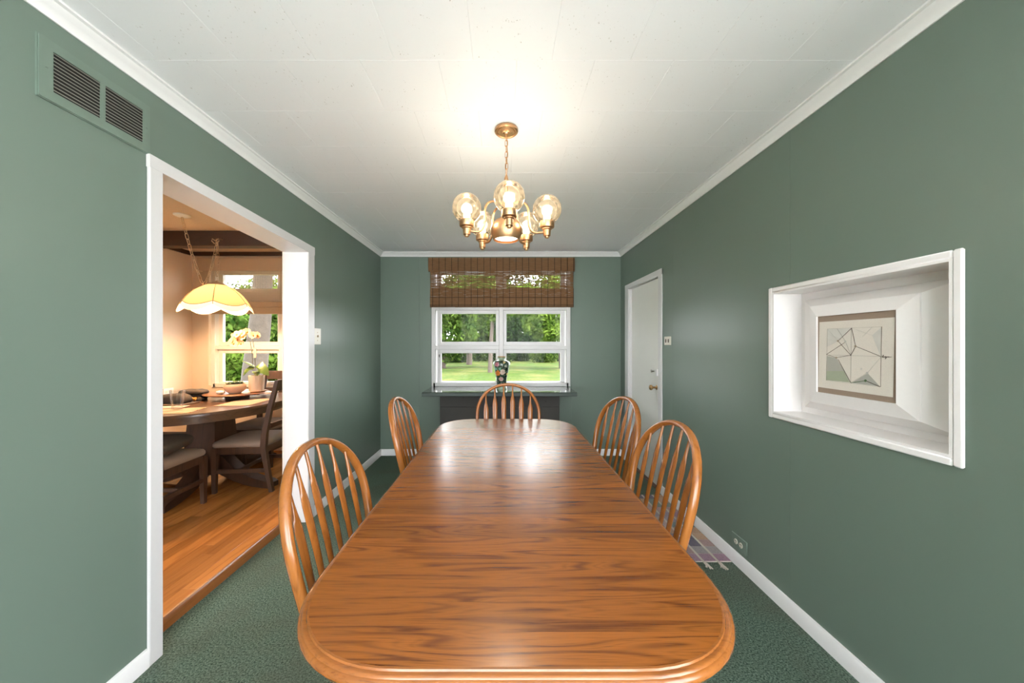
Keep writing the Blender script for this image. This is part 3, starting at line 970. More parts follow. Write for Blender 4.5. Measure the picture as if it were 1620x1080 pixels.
def sheet(name, poly, mat, parent, lift, th=.0004):
    bm = bmesh.new()
    P0 = [art(x, y) for x, y in poly]
    a = [bm.verts.new((XP - lift, p.y, p.z)) for p in P0]; b = [bm.verts.new((XP - lift + th, p.y, p.z)) for p in P0]
    bm.faces.new(a); bm.faces.new(list(reversed(b)))
    for i in range(len(a)): bm.faces.new((a[i], a[(i + 1) % len(a)], b[(i + 1) % len(a)], b[i]))
    return finish(bm, name, mat, parent, 0)
paper = sheet('paper', [(160, 237), (876, 190), (858, 950), (147, 851)], plain('drawing_paper', (.70, .655, .585), .85, nscale=300), pf, .0006)
ink = {k: plain('ink_' + k, c, .8) for k, c in (('dark', (.10, .075, .06)), ('grey', (.33, .31, .27)), ('pale', (.52, .51, .46)), ('green', (.09, .16, .07)),
                                               ('shade', (.40, .395, .35)), ('moss', (.36, .40, .29)), ('tan', (.36, .29, .21)), ('mist', (.60, .585, .54)))}
sheet('shading', [(237, 302), (460, 295), (340, 415), (230, 470)], ink['mist'], paper, .0011)
sheet('shading', [(230, 556), (320, 576), (395, 700), (227, 700)], ink['shade'], paper, .0011)
sheet('shading', [(227, 700), (395, 700), (452, 808), (226, 786)], ink['moss'], paper, .0011)
sheet('shading', [(468, 812), (615, 724), (734, 846)], ink['shade'], paper, .0011)
sheet('shading', [(750, 284), (660, 362), (735, 545)], ink['mist'], paper, .0011)
def stroke(p, q, w, c):
    a, b = art(*p), art(*q)
    d = (b - a).normalized(); s = Vector((0, -d.z, d.y)) * w
    lift = .0016 if c in ('pale', 'grey') else .0021
    bm = bmesh.new()
    vs = [Vector((XP - lift, (k).y, (k).z)) for k in (a - s, a + s, b + s, b - s)]
    f = [bm.verts.new(v) for v in vs]; g = [bm.verts.new(v + Vector((.0004, 0, 0))) for v in vs]
    bm.faces.new(f); bm.faces.new(list(reversed(g)))
    for i in range(4): bm.faces.new((f[i], f[(i + 1) % 4], g[(i + 1) % 4], g[i]))
    finish(bm, 'drawn_line', ink[c], paper, 0)
for p, q, w, c in (((237, 300), (753, 280), .0004, 'grey'), ((753, 280), (743, 850), .0006, 'dark'), ((743, 850), (225, 788), .0004, 'grey'), ((225, 788), (237, 300), .0004, 'grey'),
                   ((463, 292), (458, 812), .0006, 'grey'), ((228, 547), (745, 562), .0005, 'grey'),
                   ((468, 292), (338, 415), .0009, 'dark'), ((338, 415), (460, 550), .0009, 'dark'), ((468, 292), (505, 465), .0009, 'dark'), ((505, 465), (460, 550), .0009, 'dark'), ((505, 465), (740, 560), .0010, 'dark'),
                   ((228, 543), (410, 425), .0009, 'dark'), ((410, 425), (460, 550), .0005, 'grey'), ((330, 300), (408, 420), .0006, 'grey'),
                   ((228, 543), (322, 573), .0009, 'dark'), ((322, 573), (460, 550), .0009, 'dark'), ((340, 590), (460, 812), .0009, 'dark'), ((326, 582), (442, 800), .0005, 'pale'),
                   ((460, 812), (600, 792), .0011, 'green'), ((600, 792), (738, 850), .0013, 'dark'), ((748, 562), (615, 720), .0005, 'pale'), ((460, 812), (615, 720), .0005, 'pale'), ((615, 720), (738, 850), .0005, 'pale'),
                   ((237, 302), (338, 415), .0004, 'pale'), ((235, 345), (410, 420), .0004, 'pale'), ((235, 400), (338, 415), .0004, 'pale'), ((468, 292), (660, 362), .0004, 'pale'), ((570, 375), (660, 285), .0004, 'pale')):
    stroke(p, q, w, c)
for x, y, r, c in ((338, 415, 9, 'tan'), (408, 420, 10, 'pale'), (505, 465, 11, 'tan'), (322, 573, 9, 'tan'), (460, 550, 5, 'dark'), (600, 792, 12, 'green'), (615, 720, 12, 'pale'), (560, 680, 9, 'mist')):
    sheet('drawn_dot', [(x + r * math.cos(k * PI / 6), y + r * math.sin(k * PI / 6)) for k in range(12)], ink[c], paper, .0026)
sig = [(757, 570), (764, 548), (768, 549), (762, 565), (760, 572), (770, 572), (776, 565), (782, 560), (778, 569), (784, 571), (792, 561), (786, 562), (785, 570), (793, 566), (791, 582), (783, 587), (782, 580), (797, 566), (803, 562), (801, 570),
       (808, 569), (813, 562), (813, 570), (819, 565), (823, 569), (828, 564), (832, 568), (845, 566)]
tb('signature', [art(x, y, .0022) for x, y in sig], .0007, ink['dark'], paper, seg=5)

# ------------------------------------------------------------------ shelf under the window, radiator cover, vase
SH = (-0.887, 0.815, 3.935, YB - .002, 0.8395, 0.8595)
SHTOP = plain('dark_green_stone', (.045, .060, .050), .10, var=.25, nscale=6, coat=.5)
sh = thing('window_shelf', 'deep green shelf with glossy tiled top under the dining window', 'shelf', (-.036, 4.2, .815), world=True)
bx('slab', (SH[0], SH[2], .815), (SH[1], SH[3], .8515), plain('shelf_green', (.034, .052, .043), .35), sh, .003)
nt = 5
for i in range(nt + 1):
    a = SH[0] + .004 + i * .324; b = min(a + .3225, SH[1] - .004)
    if b - a < .02: continue
    for c, d in ((SH[2] + .004, 4.222), (4.2235, SH[3])):
        bx('tile', (a, c, .8515), (b, d, SH[5]), SHTOP, sh, .0012)
rc = thing('radiator_cover', 'charcoal radiator cover panel below the window shelf', 'radiator cover', (-.036, 4.3, 0), world=True)
RCM = plain('charcoal_mesh', (.052, .050, .045), .75, var=.2, nscale=400, bump=.2)
bx('body', (-.725, 4.215, 0), (.655, YB - .015, .812), RCM, rc)
bx('front_panel', (-.733, 4.200, .655), (.660, 4.215, .812), RCM, rc, .002)
bx('front_panel', (-.733, 4.200, .0), (.660, 4.215, .6525), RCM, rc, .002)
for x, z in ((-.46, .76), (.50, .72)): lt('screw', [(0, 0), (.007, 0), (.005, .004), (0, .005)], BLACK, rc, 10).location = (x, 4.198, z)

t = NT('famille_vase')
VX, VY = at(793.5, 600, 4.24).x, 4.24
v = t.coords()
sep = t.n('SeparateXYZ'); t.l(v, sep.inputs[0])
vor = t.n('TexVoronoi'); vor.inputs['Scale'].default_value = 62; t.l(v, vor.inputs['Vector'])
nz = t.noise(v, 55, 2)
leafm = t.math('MULTIPLY', t.step(vor.outputs['Distance'], .42, .30), t.step(nz, .47, .55))
c = t.mix(leafm, (.012, .035, .022), (.10, .22, .11))
n4 = t.noise(v, 95, 1)
c = t.mix(t.step(n4, .66, .70), c, (.62, .58, .44))
def zoomz(y): return CAMZ - (550 + y / 13.5 - CY) * VY / F - SH[5]
def zoomx(x): return (x - 465) / 13.5 * VY / F
for fx, fy, fr, fc in ((370, 345, 52, (.50, .20, .24)), (385, 530, 58, (.62, .20, .04)), (490, 505, 62, (.66, .52, .44)), (455, 655, 50, (.55, .33, .31)), (520, 300, 28, (.60, .45, .20)), (590, 560, 34, (.62, .42, .12)), (545, 385, 28, (.5, .5, .42)),
                       (345, 440, 34, (.16, .36, .26)), (430, 440, 34, (.20, .42, .28))):
    cmb = t.n('CombineXYZ'); cmb.inputs[0].default_value = zoomx(fx); cmb.inputs[1].default_value = 0; cmb.inputs[2].default_value = zoomz(fy)
    flat = t.n('CombineXYZ'); t.l(sep.outputs[0], flat.inputs[0]); t.l(sep.outputs[2], flat.inputs[2])
    ds = t.n('VectorMath', operation='DISTANCE'); t.l(flat.outputs[0], ds.inputs[0]); t.l(cmb.outputs[0], ds.inputs[1])
    wob = t.math('ADD', ds.outputs['Value'], t.math('MULTIPLY', nz, .034))
    r = fr / 13.5 * VY / F
    c = t.mix(t.step(wob, r + .016, r + .012), c, fc)
    c = t.mix(t.step(wob, r * .5 + .017, r * .3 + .012), c, tuple(x * .75 for x in fc))
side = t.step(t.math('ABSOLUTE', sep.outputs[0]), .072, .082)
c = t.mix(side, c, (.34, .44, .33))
band = t.math('MAXIMUM', t.step(sep.outputs[2], .330, .336), t.step(sep.outputs[2], .055, .049))
c = t.mix(band, c, (.26, .34, .22))
t.bsdf(c, .12, 0, None, .5, .04)
vs_ = thing('vase', 'green floral porcelain baluster vase on the window shelf', 'vase', (VX, VY, SH[5]))
lt('body', [(0, 0), (.066, 0), (.068, .008), (.066, .016), (.058, .03), (.056, .06), (.062, .12), (.076, .18), (.092, .235), (.101, .28), (.100, .305), (.088, .328), (.062, .340), (.046, .346), (.042, .355), (.043, .372), (.047, .380),
            (.043, .381), (.038, .37), (.036, .345), (.05, .33), (.08, .30), (.05, .05), (0, .04)], t.m, vs_, 40, smooth=60)
lt('rim', [(.043, .372), (.0475, .379), (.047, .383), (.041, .383), (.040, .375)], BRASSD, vs_, 32)

# ------------------------------------------------------------------ woven wood shade over the dining window
t = NT('woven_reed')
nz = t.noise(t.coords((1, 1, 40)), 12, 3)
c = t.mix(nz, (.130, .066, .034), (.400, .230, .120))
d = t.n('BsdfDiffuse'); t.l(c, d.inputs[0]); tl = t.n('BsdfTranslucent'); t.l(c, tl.inputs[0])
mx = t.n('MixShader'); mx.inputs[0].default_value = .18; t.l(d.outputs[0], mx.inputs[1]); t.l(tl.outputs[0], mx.inputs[2]); t.l(mx.outputs[0], t.out.inputs[0])
REED = t.m
CORD = plain('dark_weave_cord', (.035, .020, .012), .9)
bl = thing('roman_shade', 'brown woven reed roman shade with valance over the dining window', 'window shade', (0, YB - .04, 1.845), world=True)
def reeds(name, x0, x1, z0, z1, y, dens, parent, pitch=.0036, seed=1):
    r_ = random.Random(seed)
    bm = bmesh.new()
    z = z0
    while z < z1:
        x = x0
        while x < x1:
            L = r_.uniform(.03, .16)
            e = min(x + L, x1)
            if r_.random() < dens:
                h = r_.uniform(.0014, .0024); dz = r_.uniform(-.0012, .0012); dz2 = dz + r_.uniform(-.0012, .0012)
                yy = y + r_.uniform(-.0010, .0010)
                hexa(bm, [(x, yy, z + dz - h), (e, yy, z + dz2 - h), (e, yy + .0014, z + dz2 - h), (x, yy + .0014, z + dz - h),
                          (x, yy, z + dz + h), (e, yy, z + dz2 + h), (e, yy + .0014, z + dz2 + h), (x, yy + .0014, z + dz + h)])
            x = e
        z += pitch
    return tag(finish(bm, name, REED, parent, 0), kind='stuff')
bx0, bx1 = PX(681.3), PX(906.6)
zt, zv, zm, zb = PZ(409.5), PZ(430), PZ(457), PZ(486)
reeds('woven_sheet', bx0, bx1, zb, zt - .03, YB - .026, .76, bl, seed=1)
reeds('fold', bx0, bx1, zb, zm, YB - .032, .999, bl, seed=2)
reeds('fold', bx0, bx1, zb + .012, PZ(471), YB - .040, .999, bl, seed=3)
va = reeds('valance', PX(679), PX(907.8), zv, zt, YB - .062, .999, bl, seed=4)
reeds('valance_lining', PX(679.5), PX(907.4), zv + .004, zt, YB - .058, .999, bl, seed=5)
for s, x in ((0, PX(679)), (1, PX(907.8) - .004)):
    bx('valance_return', (x, YB - .060, zv), (x + .004, YB, zt), REED, bl)
bx('head_rail', (PX(680), YB - .056, zt - .012), (PX(907), YB - .001, zt + .004), plain('head_rail_tan', (.30, .22, .14), .6), bl)
x = bx0 + .035
while x < bx1:
    tb('cord', [(x, YB - .0655, zt), (x, YB - .0655, zv)], .0030, CORD, bl, seg=5)
    tb('cord', [(x, YB - .030, zv), (x, YB - .030, zm)], .0022, CORD, bl, seg=5)
    tb('cord', [(x, YB - .0450, zm), (x, YB - .0450, zb)], .0030, CORD, bl, seg=5)
    x += .079
for z in (zb + .003, PZ(471), PZ(483)):
    tb('fold_line', [(bx0, YB - .0445, z), (bx1, YB - .0445, z)], .0026, CORD, bl, seg=5)
tb('pull_cord', [(PX(696), YB - .05, zb), (PX(696), YB - .045, 1.05), (PX(696), YB - .045, .9)], .0012, plain('pull_cord_grey', (.35, .34, .30), .8), bl, seg=5)
lt('cord_weight', [(0, 0), (.005, .002), (.006, .03), (.002, .04), (0, .04)], CORD, bl, 10).location = (PX(696), YB - .045, PZ(565))

# ------------------------------------------------------------------ rag rug by the door
rg = thing('rag_rug', 'pastel checked rag rug with cream fringe along the right wall', 'rug', (1.1, 2.8, 0), world=True)
RX0, RX1, RY0, RY1 = 0.80, 1.452, 2.285, 3.30
cream = plain('rug_cream', (.55, .50, .43), .95, nscale=250, bump=.6, bdist=.004)
bx('backing', (RX0, RY0, 0), (RX1, RY1, .006), cream, rg, .002)
rugc = [plain('rug_' + n_, c_, .95, var=.35, nscale=160, bump=.8, bdist=.006) for n_, c_ in
        (('magenta', (.33, .215, .27)), ('grey', (.32, .29, .29)), ('pink', (.36, .25, .24)), ('purple', (.15, .13, .17)), ('tan', (.42, .28, .19)), ('slate', (.19, .23, .21)), ('rose', (.40, .31, .29)), ('lilac', (.31, .26, .29)))]
seq = [0, 1, 2, 3, 4, 5, 6, 7, 2, 5, 4, 3]
pm = {}
for r_ in range(12):
    for cc in range(7):
        x1 = RX1 - .004 - cc * .0955 + (.0 if cc else 0)
        x1 = 1.3725 + .0775 - cc * .0935
        x0 = x1 - .0775
        if x0 < RX0 - .02: continue
        m = rugc[(seq[r_] + (1 if (cc * 5 + r_) % 4 == 3 else 0)) % 8]
        if m.name not in pm:
            bm = bmesh.new(); box(bm, (0, 0, 0), (.0775, .0795, .0035), .0015)
            o = finish(bm, 'patch', m, rg, 40); pm[m.name] = o.data
        else:
            o = link('patch', pm[m.name], rg)
        o.location = (x0, RY0 + .002 + r_ * .0845, .006)
rr = random.Random(5)
for i in range(7):
    x = 1.3725 - .008 - i * .0935 + .001
    bm = bmesh.new()
    for k in range(7):
        tube(bm, [(x, RY0 + .004, .006), (x + rr.uniform(-.008, .008), RY0 - .03, .008), (x + rr.uniform(-.02, .02), RY0 - rr.uniform(.055, .085), .005)], [.005, .0045, .003], 5)
    finish(bm, 'tassel', cream, rg, 60)
# ================================================================== breakfast room beyond the opening
KTX, KTY, KTA, KTB, KTZ = -2.85, 3.53, 0.62, 0.76, 0.82
kt = thing('round_table', 'dark round pedestal table in the breakfast room beyond the opening', 'table', (KTX, KTY, KZ))
zk = KTZ - KZ
N = 64
ring = lambda s: [(KTA * s * math.cos(2 * PI * i / N), KTB * s * math.sin(2 * PI * i / N)) for i in range(N)]
# plank top: strips along Y
npk = 9
for i in range(npk):
    x0 = -KTA + 2 * KTA * i / npk + .0004; x1 = -KTA + 2 * KTA * (i + 1) / npk - .0004
    xs = [x0 + (x1 - x0) * k / 8 for k in range(9)]
    yb = lambda x: KTB * math.sqrt(max(0.0004, 1 - (x / KTA) ** 2))
    poly = [(x, -yb(x)) for x in xs] + [(x, yb(x)) for x in reversed(xs)]
    bm = bmesh.new(); prism(bm, poly, zk - .028, zk)
    finish(bm, 'plank', DARKTOP, kt, 0)
bm = bmesh.new()
ol = []
for i in range(N):
    th = 2 * PI * i / N
    ol.append(((KTA * math.cos(th), KTB * math.sin(th)), (math.cos(th), math.sin(th))))
sweep_closed(bm, ol, [(-.02, zk - .030), (.004, zk - .027), (.0045, zk - .006), (.0005, zk - .0005), (.0005, zk - .026)])
finish(bm, 'rim', DARKTOP, kt, 50)
bm = bmesh.new()
sweep_closed(bm, ol, [(-.012, zk - .028), (-.012, zk - .085), (-.04, zk - .085), (-.04, zk - .028), (-.012, zk - .028)])
finish(bm, 'apron', DARKTOP, kt, 50)
bm = bmesh.new()
for i, (s0, z) in enumerate(((.17, .14), (.15, .22), (.135, zk - .12))): pass
hexa(bm, [(-.16, -.16, .10), (.16, -.16, .10), (.16, .16, .10), (-.16, .16, .10), (-.125, -.125, zk - .09), (.125, -.125, zk - .09), (.125, .125, zk - .09), (-.125, .125, zk - .09)])
finish(bm, 'pedestal', DARKW, kt, 0)
bx('top_block', (-.24, -.24, zk - .09), (.24, .24, zk - .0285), DARKW, kt, .01)
for a in (-14, -78, 80, 195):
    th = math.radians(a)
    d = Vector((math.cos(th), math.sin(th), 0)); s = Vector((-d.y, d.x, 0)) * .052
    prof = [(.10, .30, .10), (.20, .25, .07), (.32, .165, .035), (.44, .105, .012), (.56, .078, .0), (.70, .062, .0), (.74, .045, .0)]
    bm = bmesh.new()
    R = [[bm.verts.new(d * r + s * q + Vector((0, 0, z))) for q, z in ((-1, lo), (1, lo), (1, hi), (-1, hi))] for r, hi, lo in prof]
    for p, q in zip(R[:-1], R[1:]):
        for k in range(4): bm.faces.new((p[k], p[(k + 1) % 4], q[(k + 1) % 4], q[k]))
    bm.faces.new(list(reversed(R[0]))); bm.faces.new(R[-1])
    finish(bm, 'foot', DARKW, kt, 40)

FAB = plain('taupe_upholstery', (.30, .215, .165), .85, var=.10, nscale=300, bump=.15)
def kitchen_chair(label, group):
    """local: faces +Y, origin on the floor under the seat"""
    c = thing('kitchen_chair', label, 'chair', group=group)
    W, D = .235, .225
    for sx in (-1, 1):
        bm = bmesh.new()
        x0, x1 = sx * W, sx * (W - .042)
        x0, x1 = min(x0, x1), max(x0, x1)
        hexa(bm, [(x0 + .006, D - .036, 0), (x1 - .006, D - .036, 0), (x1 - .006, D - .004, 0), (x0 + .006, D - .004, 0), (x0, D - .045, .40), (x1, D - .045, .40), (x1, D, .40), (x0, D, .40)])
        finish(bm, 'leg', DARKW, c, 0)
        bm = bmesh.new()
        prof = [(-D - .065, .0, .030), (-D - .03, .20, .036), (-D - .005, .40, .046), (-D - .012, .52, .044), (-D - .055, .75, .038), (-D - .115, 1.00, .030)]
        R = [[bm.verts.new(v) for v in ((x0, y, z), (x1, y, z), (x1, y + t2, z), (x0, y + t2, z))] for y, z, t2 in prof]
        for p, q in zip(R[:-1], R[1:]):
            for k in range(4): bm.faces.new((p[k], p[(k + 1) % 4], q[(k + 1) % 4], q[k]))
        bm.faces.new(list(reversed(R[0]))); bm.faces.new(R[-1])
        finish(bm, 'back_post', DARKW, c, 0)
        bx('stretcher', (sx * (W - .021) - .012, -D + .01, .175), (sx * (W - .021) + .012, D - .03, .21), DARKW, c, .003)
        bx('seat_rail', (sx * (W - .016) - .014, -D + .03, .345), (sx * (W - .016) + .014, D - .045, .405), DARKW, c, .003)
    bx('seat_rail', (-W + .042, D - .04, .345), (W - .042, D - .012, .405), DARKW, c, .003)
    bx('seat_rail', (-W + .042, -D + .0, .345), (W - .042, -D + .028, .405), DARKW, c, .003)
    bx('stretcher', (-W + .03, -.012, .178), (W - .03, .012, .208), DARKW, c, .003)
    for z, h in ((.56, .05), (.74, .06), (.90, .10)):
        y = {.56: -D - .015, .74: -D - .050, .90: -D - .088}[z]
        bm = bmesh.new()
        n = 6
        for k in range(n):
            xa, xb = -W + .04 + (2 * W - .08) * k / n, -W + .04 + (2 * W - .08) * (k + 1) / n
            f = lambda x: -.018 * (1 - (x / W) ** 2)
            hexa(bm, [(xa, y + f(xa), z), (xb, y + f(xb), z), (xb, y + .02 + f(xb), z), (xa, y + .02 + f(xa), z),
                      (xa, y - .02 + f(xa), z + h), (xb, y - .02 + f(xb), z + h), (xb, y + f(xb), z + h), (xa, y + f(xa), z + h)])
        bmesh.ops.remove_doubles(bm, verts=bm.verts, dist=1e-5)
        finish(bm, 'back_rail', DARKW, c, 0)
    # upholstered pad
    bm = bmesh.new()
    o = outline(W + .002, D + .004, .07, .07, 2.6, 6)
    R = []
    for s, z in ((.97, .405), (1.0, .415), (1.0, .432), (.965, .448), (.85, .460), (.5, .470), (.15, .472)):
        R.append([bm.verts.new((p[0] * s, p[1] * s + .005, z)) for p, _ in o])
    for a, b in zip(R[:-1], R[1:]):
        for i in range(len(o)): bm.faces.new((a[i], a[(i + 1) % len(o)], b[(i + 1) % len(o)], b[i]))
    bm.faces.new(list(reversed(R[0]))); bm.faces.new(R[-1])
    finish(bm, 'seat_pad', FAB, c, 70)
    return c
KG = 'upholstered dark chairs around the round table'
kc1 = kitchen_chair('dark wood chair with taupe seat on the right of the round table', KG)
kc1.location = (-2.375, 3.43, KZ); kc1.rotation_euler = (0, 0, PI / 2 + .10)
dup(kc1, (-2.700, 2.790, KZ), .04, 'dark wood chair holding a brown cushion, in front of the round table', KG)
dup(kc1, (-2.70, 4.085, KZ), PI - .04, 'dark wood chair between the round table and the breakfast room window', KG)
dup(kc1, (-3.265, 3.36, KZ), -PI / 2, 'dark wood chair on the far left of the round table', KG)
# loose cushion on the front chair
bm = bmesh.new()
ol2 = outline(.20, .20, .08, .08, 2.8, 5)
R = []
for s, z in ((.90, .0), (.975, .014), (1.0, .035), (.985, .052), (.93, .068), (.75, .084), (.4, .092), (.1, .094)):
    R.append([bm.verts.new((p[0] * s, p[1] * s, z + .012 * math.sin(9 * p[0] + 4 * p[1]) * s)) for p, _ in ol2])
for a, b in zip(R[:-1], R[1:]):
    for i in range(len(ol2)): bm.faces.new((a[i], a[(i + 1) % len(ol2)], b[(i + 1) % len(ol2)], b[i]))
bm.faces.new(list(reversed(R[0]))); bm.faces.new(R[-1])
cu = finish(bm, 'seat_cushion', plain('brown_cushion', (.075, .055, .042), .8, var=.2, nscale=90, bump=.25), None, 70)
cu.location = (-2.73, 2.80, KZ + .492); cu.rotation_euler = (.06, .04, .2)
tag(cu, 'loose dark brown cushion lying on the front breakfast chair', 'cushion')

# ---- pendant lamp
LX, LY = -2.815, 3.57
LX = at(343.5, 470, LY).x
LZ = 1.995
pl = thing('pendant_lamp', 'scalloped cream fabric swag pendant lamp over the round table', 'lamp', (LX, LY, LZ))
SHADE = fabric_translucent('shade_linen', (.86, .56, .26), .075)
SHADEW = fabric_translucent('shade_trim_cream', (.92, .76, .52), .13)
PIPE = plain('shade_piping', (.28, .17, .07), .8)
dome = [(0.030, 0.0), (.079, -.025), (.130, -.052), (.178, -.088), (.215, -.125), (.250, -.168), (.275, -.205), (.292, -.240)]
def dpt(t_, phi, ext):
    f = t_ * (len(dome) - 1)
    i = min(int(f), len(dome) - 2)
    r = dome[i][0] + (dome[i + 1][0] - dome[i][0]) * (f - i); z = dome[i][1] + (dome[i + 1][1] - dome[i][1]) * (f - i)
    return Vector((r * math.cos(phi), r * math.sin(phi), z - ext * t_ ** 3))
for k in range(6):
    p0 = -PI / 2 - PI / 6 + k * PI / 3 + math.radians(2)
    nphi = 10
    for nm, ta, tbb, mat in (('shade_panel', 0.0, .86, SHADE), ('scallop_trim', .86, 1.0, SHADEW)):
        bm = bmesh.new()
        g = []
        for i in range(nphi + 1):
            s = i / nphi
            ph = p0 + s * PI / 3
            bul = 1 + .035 * math.sin(PI * s)
            row = []
            for j in range(9):
                q = dpt(ta + (tbb - ta) * j / 8, ph, .062 * math.sin(PI * s))
                row.append(bm.verts.new((q.x * bul, q.y * bul, q.z)))
            g.append(row)
        for i in range(nphi):
            for j in range(8): bm.faces.new((g[i][j], g[i + 1][j], g[i + 1][j + 1], g[i][j + 1]))
        finish(bm, nm, mat, pl, 80)
    tb('rib', [dpt(j / 10, p0, 0) * 1.005 for j in range(11)], .0028, PIPE, pl, seg=5)
    tb('piping', [(lambda q, bul: (q.x * bul, q.y * bul, q.z))(dpt(.86, p0 + i / 10 * PI / 3, .062 * math.sin(PI * i / 10)), 1.008 + .035 * math.sin(PI * i / 10)) for i in range(11)], .0028, PIPE, pl, seg=5)
lt('cap', [(0, .018), (.012, .016), (.02, .006), (.085, -.022), (.086, -.028), (0, -.01)], plain('lamp_cap', (.62, .45, .27), .6), pl, 24)
bm = bmesh.new(); ball(bm, (0, 0, -.135), .038, 14, 10)
finish(bm, 'bulb', emit('pendant_bulb', (1, .80, .52), 9), pl, 80)
ld = bpy.data.lights.new('pendant_light', 'POINT'); ld.energy = 36; ld.color = (1, .72, .45); ld.shadow_soft_size = .05
lo = bpy.data.objects.new('pendant_light', ld); col.objects.link(lo); lo.parent = pl; lo.location = (0, 0, -.20)
CHN = plain('cream_chain', (.55, .40, .24), .5)
hook = Vector((LX, LY, 2.405)) - Vector((LX, LY, LZ))
can = at(288, 340, 3.2); can.z = ZC; can = can - Vector((LX, LY, LZ))
chain([(0, 0, .02), (0.004, .01, .2), hook], .010, .012, .0024, CHN, pl)
low = at(320, 449, 3.45) - Vector((LX, LY, LZ))
def cat(A, B, sag, n=12):
    return [A.lerp(B, i / n) + Vector((0, 0, -sag * 4 * (i / n) * (1 - i / n))) for i in range(n + 1)]
chain(cat(can + Vector((0, 0, -.02)), low, .04), .012, .014, .0028, CHN, pl)
chain(cat(low, hook, .10), .012, .014, .0026, CHN, pl)
lt('ceiling_canopy', [(0, 0), (.062, 0), (.062, -.008), (.05, -.014), (.01, -.018), (0, -.018)], IVORY, pl, 28, tuple(can))
tb('hook', [hook + Vector((0, .07, .035)), hook + Vector((0, .03, .03)), hook + Vector((0, -.01, .018)), hook + Vector((0, -.018, -.004)), hook + Vector((0, 0, -.012))], .004, BRASSD, pl, seg=8)
for s in (-1, 1):
    tb('chain_loop', [hook + Vector((s * .004, -.02, 0)), hook + Vector((s * .03, -.022, .018)), hook + Vector((s * .036, -.022, -.004)), hook + Vector((s * .01, -.02, -.03))], .0045, CHN, pl, seg=6)

# ---- woven blind of the breakfast window
t = NT('sheer_weave')
cc = t.mix(t.noise(t.coords((1, 1, 30)), 20, 2), (.50, .40, .25), (.70, .58, .40))
d = t.n('BsdfDiffuse'); t.l(cc, d.inputs[0]); tl = t.n('BsdfTranslucent'); t.l(cc, tl.inputs[0])
mx = t.n('MixShader'); mx.inputs[0].default_value = .4; t.l(d.outputs[0], mx.inputs[1]); t.l(tl.outputs[0], mx.inputs[2]); t.l(mx.outputs[0], t.out.inputs[0])
SHEER = t.m
kb = thing('woven_blind', 'beige sheer woven blind with valance over the breakfast window', 'window shade', (PX(390), YB - .03, PZ(497)), world=True)
kx0, kx1 = PX(321), PX(321) + 1.80
va = bx('valance', (kx0 - .01, YB - .075, PZ(430)), (kx1 + .01, YB - .07, PZ(410)), fabric_translucent('valance_weave', (.66, .50, .34), .15, 200), kb)
for x in (kx0 - .01, kx1 + .006): bx('valance_return', (x, YB - .07, PZ(430)), (x + .004, YB - .001, PZ(410)), SHEER, kb)
bm = bmesh.new()
z = PZ(478)
while z < PZ(428):
    box(bm, (kx0, YB - .0400, z), (kx1, YB - .0385, z + .0024)); z += .0125
x = kx0
while x < kx1:
    box(bm, (x, YB - .0385, PZ(478)), (x + .0030, YB - .0375, PZ(428))); x += .0130
tag(finish(bm, 'sheer_mesh', SHEER, kb, 0), kind='stuff')
for a, b in ((478, 486), (486.3, 497)):
    bx('fold', (kx0, YB - .052, PZ(b)), (kx1, YB - .036, PZ(a)), fabric_translucent('fold_weave', (.64, .48, .32), .2, 200), kb, .004)

# ---- socket on the kitchen wall
ks = thing('wall_socket', 'white wall socket on the cream breakfast room wall', 'socket', (KX0, 4.17, .8), world=True)
bx('plate', (KX0, 4.110, .795), (KX0 + .006, 4.236, .875), plain('white_plastic', (.8, .8, .78), .4), ks, .002)
for y in (4.15, 4.20): bx('receptacle', (KX0 + .006, y - .016, .82), (KX0 + .0085, y + .016, .85), IVORY, ks, .002)

# ---- things on the round table
def on_table(x, y, z=KTZ):
    Y = F * (CAMZ - z) / (y - CY)
    return Vector(((x - CX) * Y / F, Y, z))
# revolving tray
TRX, TRY = -2.80, 3.80
tr = thing('revolving_tray', 'round wooden revolving tray in the middle of the round table', 'tray', (TRX, TRY, KTZ))
TRW = wood('tray_wood', (.20, .085, .035), (.06, .022, .010), 0, .4, .1, 1, .02, 20, .5)
lt('base', [(0, 0), (.105, 0), (.11, .004), (.095, .030), (.085, .040), (0, .040)], DARKW, tr, 28)
lt('disc', [(0, .040), (.25, .040), (.285, .050), (.29, .054), (.285, .058), (.24, .058), (0, .058)], TRW, tr, 40)
TZT = KTZ + .0585
CLAY = plain('blush_clay', (.60, .40, .27), .7, nscale=60)
POTX = at(372, 610, 3.72)
sp = thing('succulent_pot', 'rounded clay bowl of succulents on the revolving tray', 'plant', (POTX.x, 3.72, TZT))
lt('pot', [(0, 0), (.050, 0), (.056, .006), (.088, .035), (.096, .060), (.094, .080), (.084, .098), (.080, .098), (.088, .078), (.0, .07)], CLAY, sp, 32)
lt('soil', [(0, .088), (.082, .088), (.082, .09), (0, .094)], plain('potting_soil', (.05, .03, .02), 1), sp, 24)
SUCC = plain('succulent_green', (.16, .20, .10), .6, var=.3, nscale=40)
rr = random.Random(9)
for k in range(14):
    a = rr.uniform(0, 2 * PI); r = rr.uniform(.0, .07)
    bm = bmesh.new()
    for j in range(6):
        b = j * PI / 3 + a; L = rr.uniform(.025, .045)
        tube(bm, [(0, 0, 0), (math.cos(b) * L * .5, math.sin(b) * L * .5, L * .55), (math.cos(b) * L, math.sin(b) * L, L * .75)], [.004, .0075, .001], 5)
    o = finish(bm, 'rosette', SUCC, sp, 60); o.location = (r * math.cos(a), r * math.sin(a), .09)
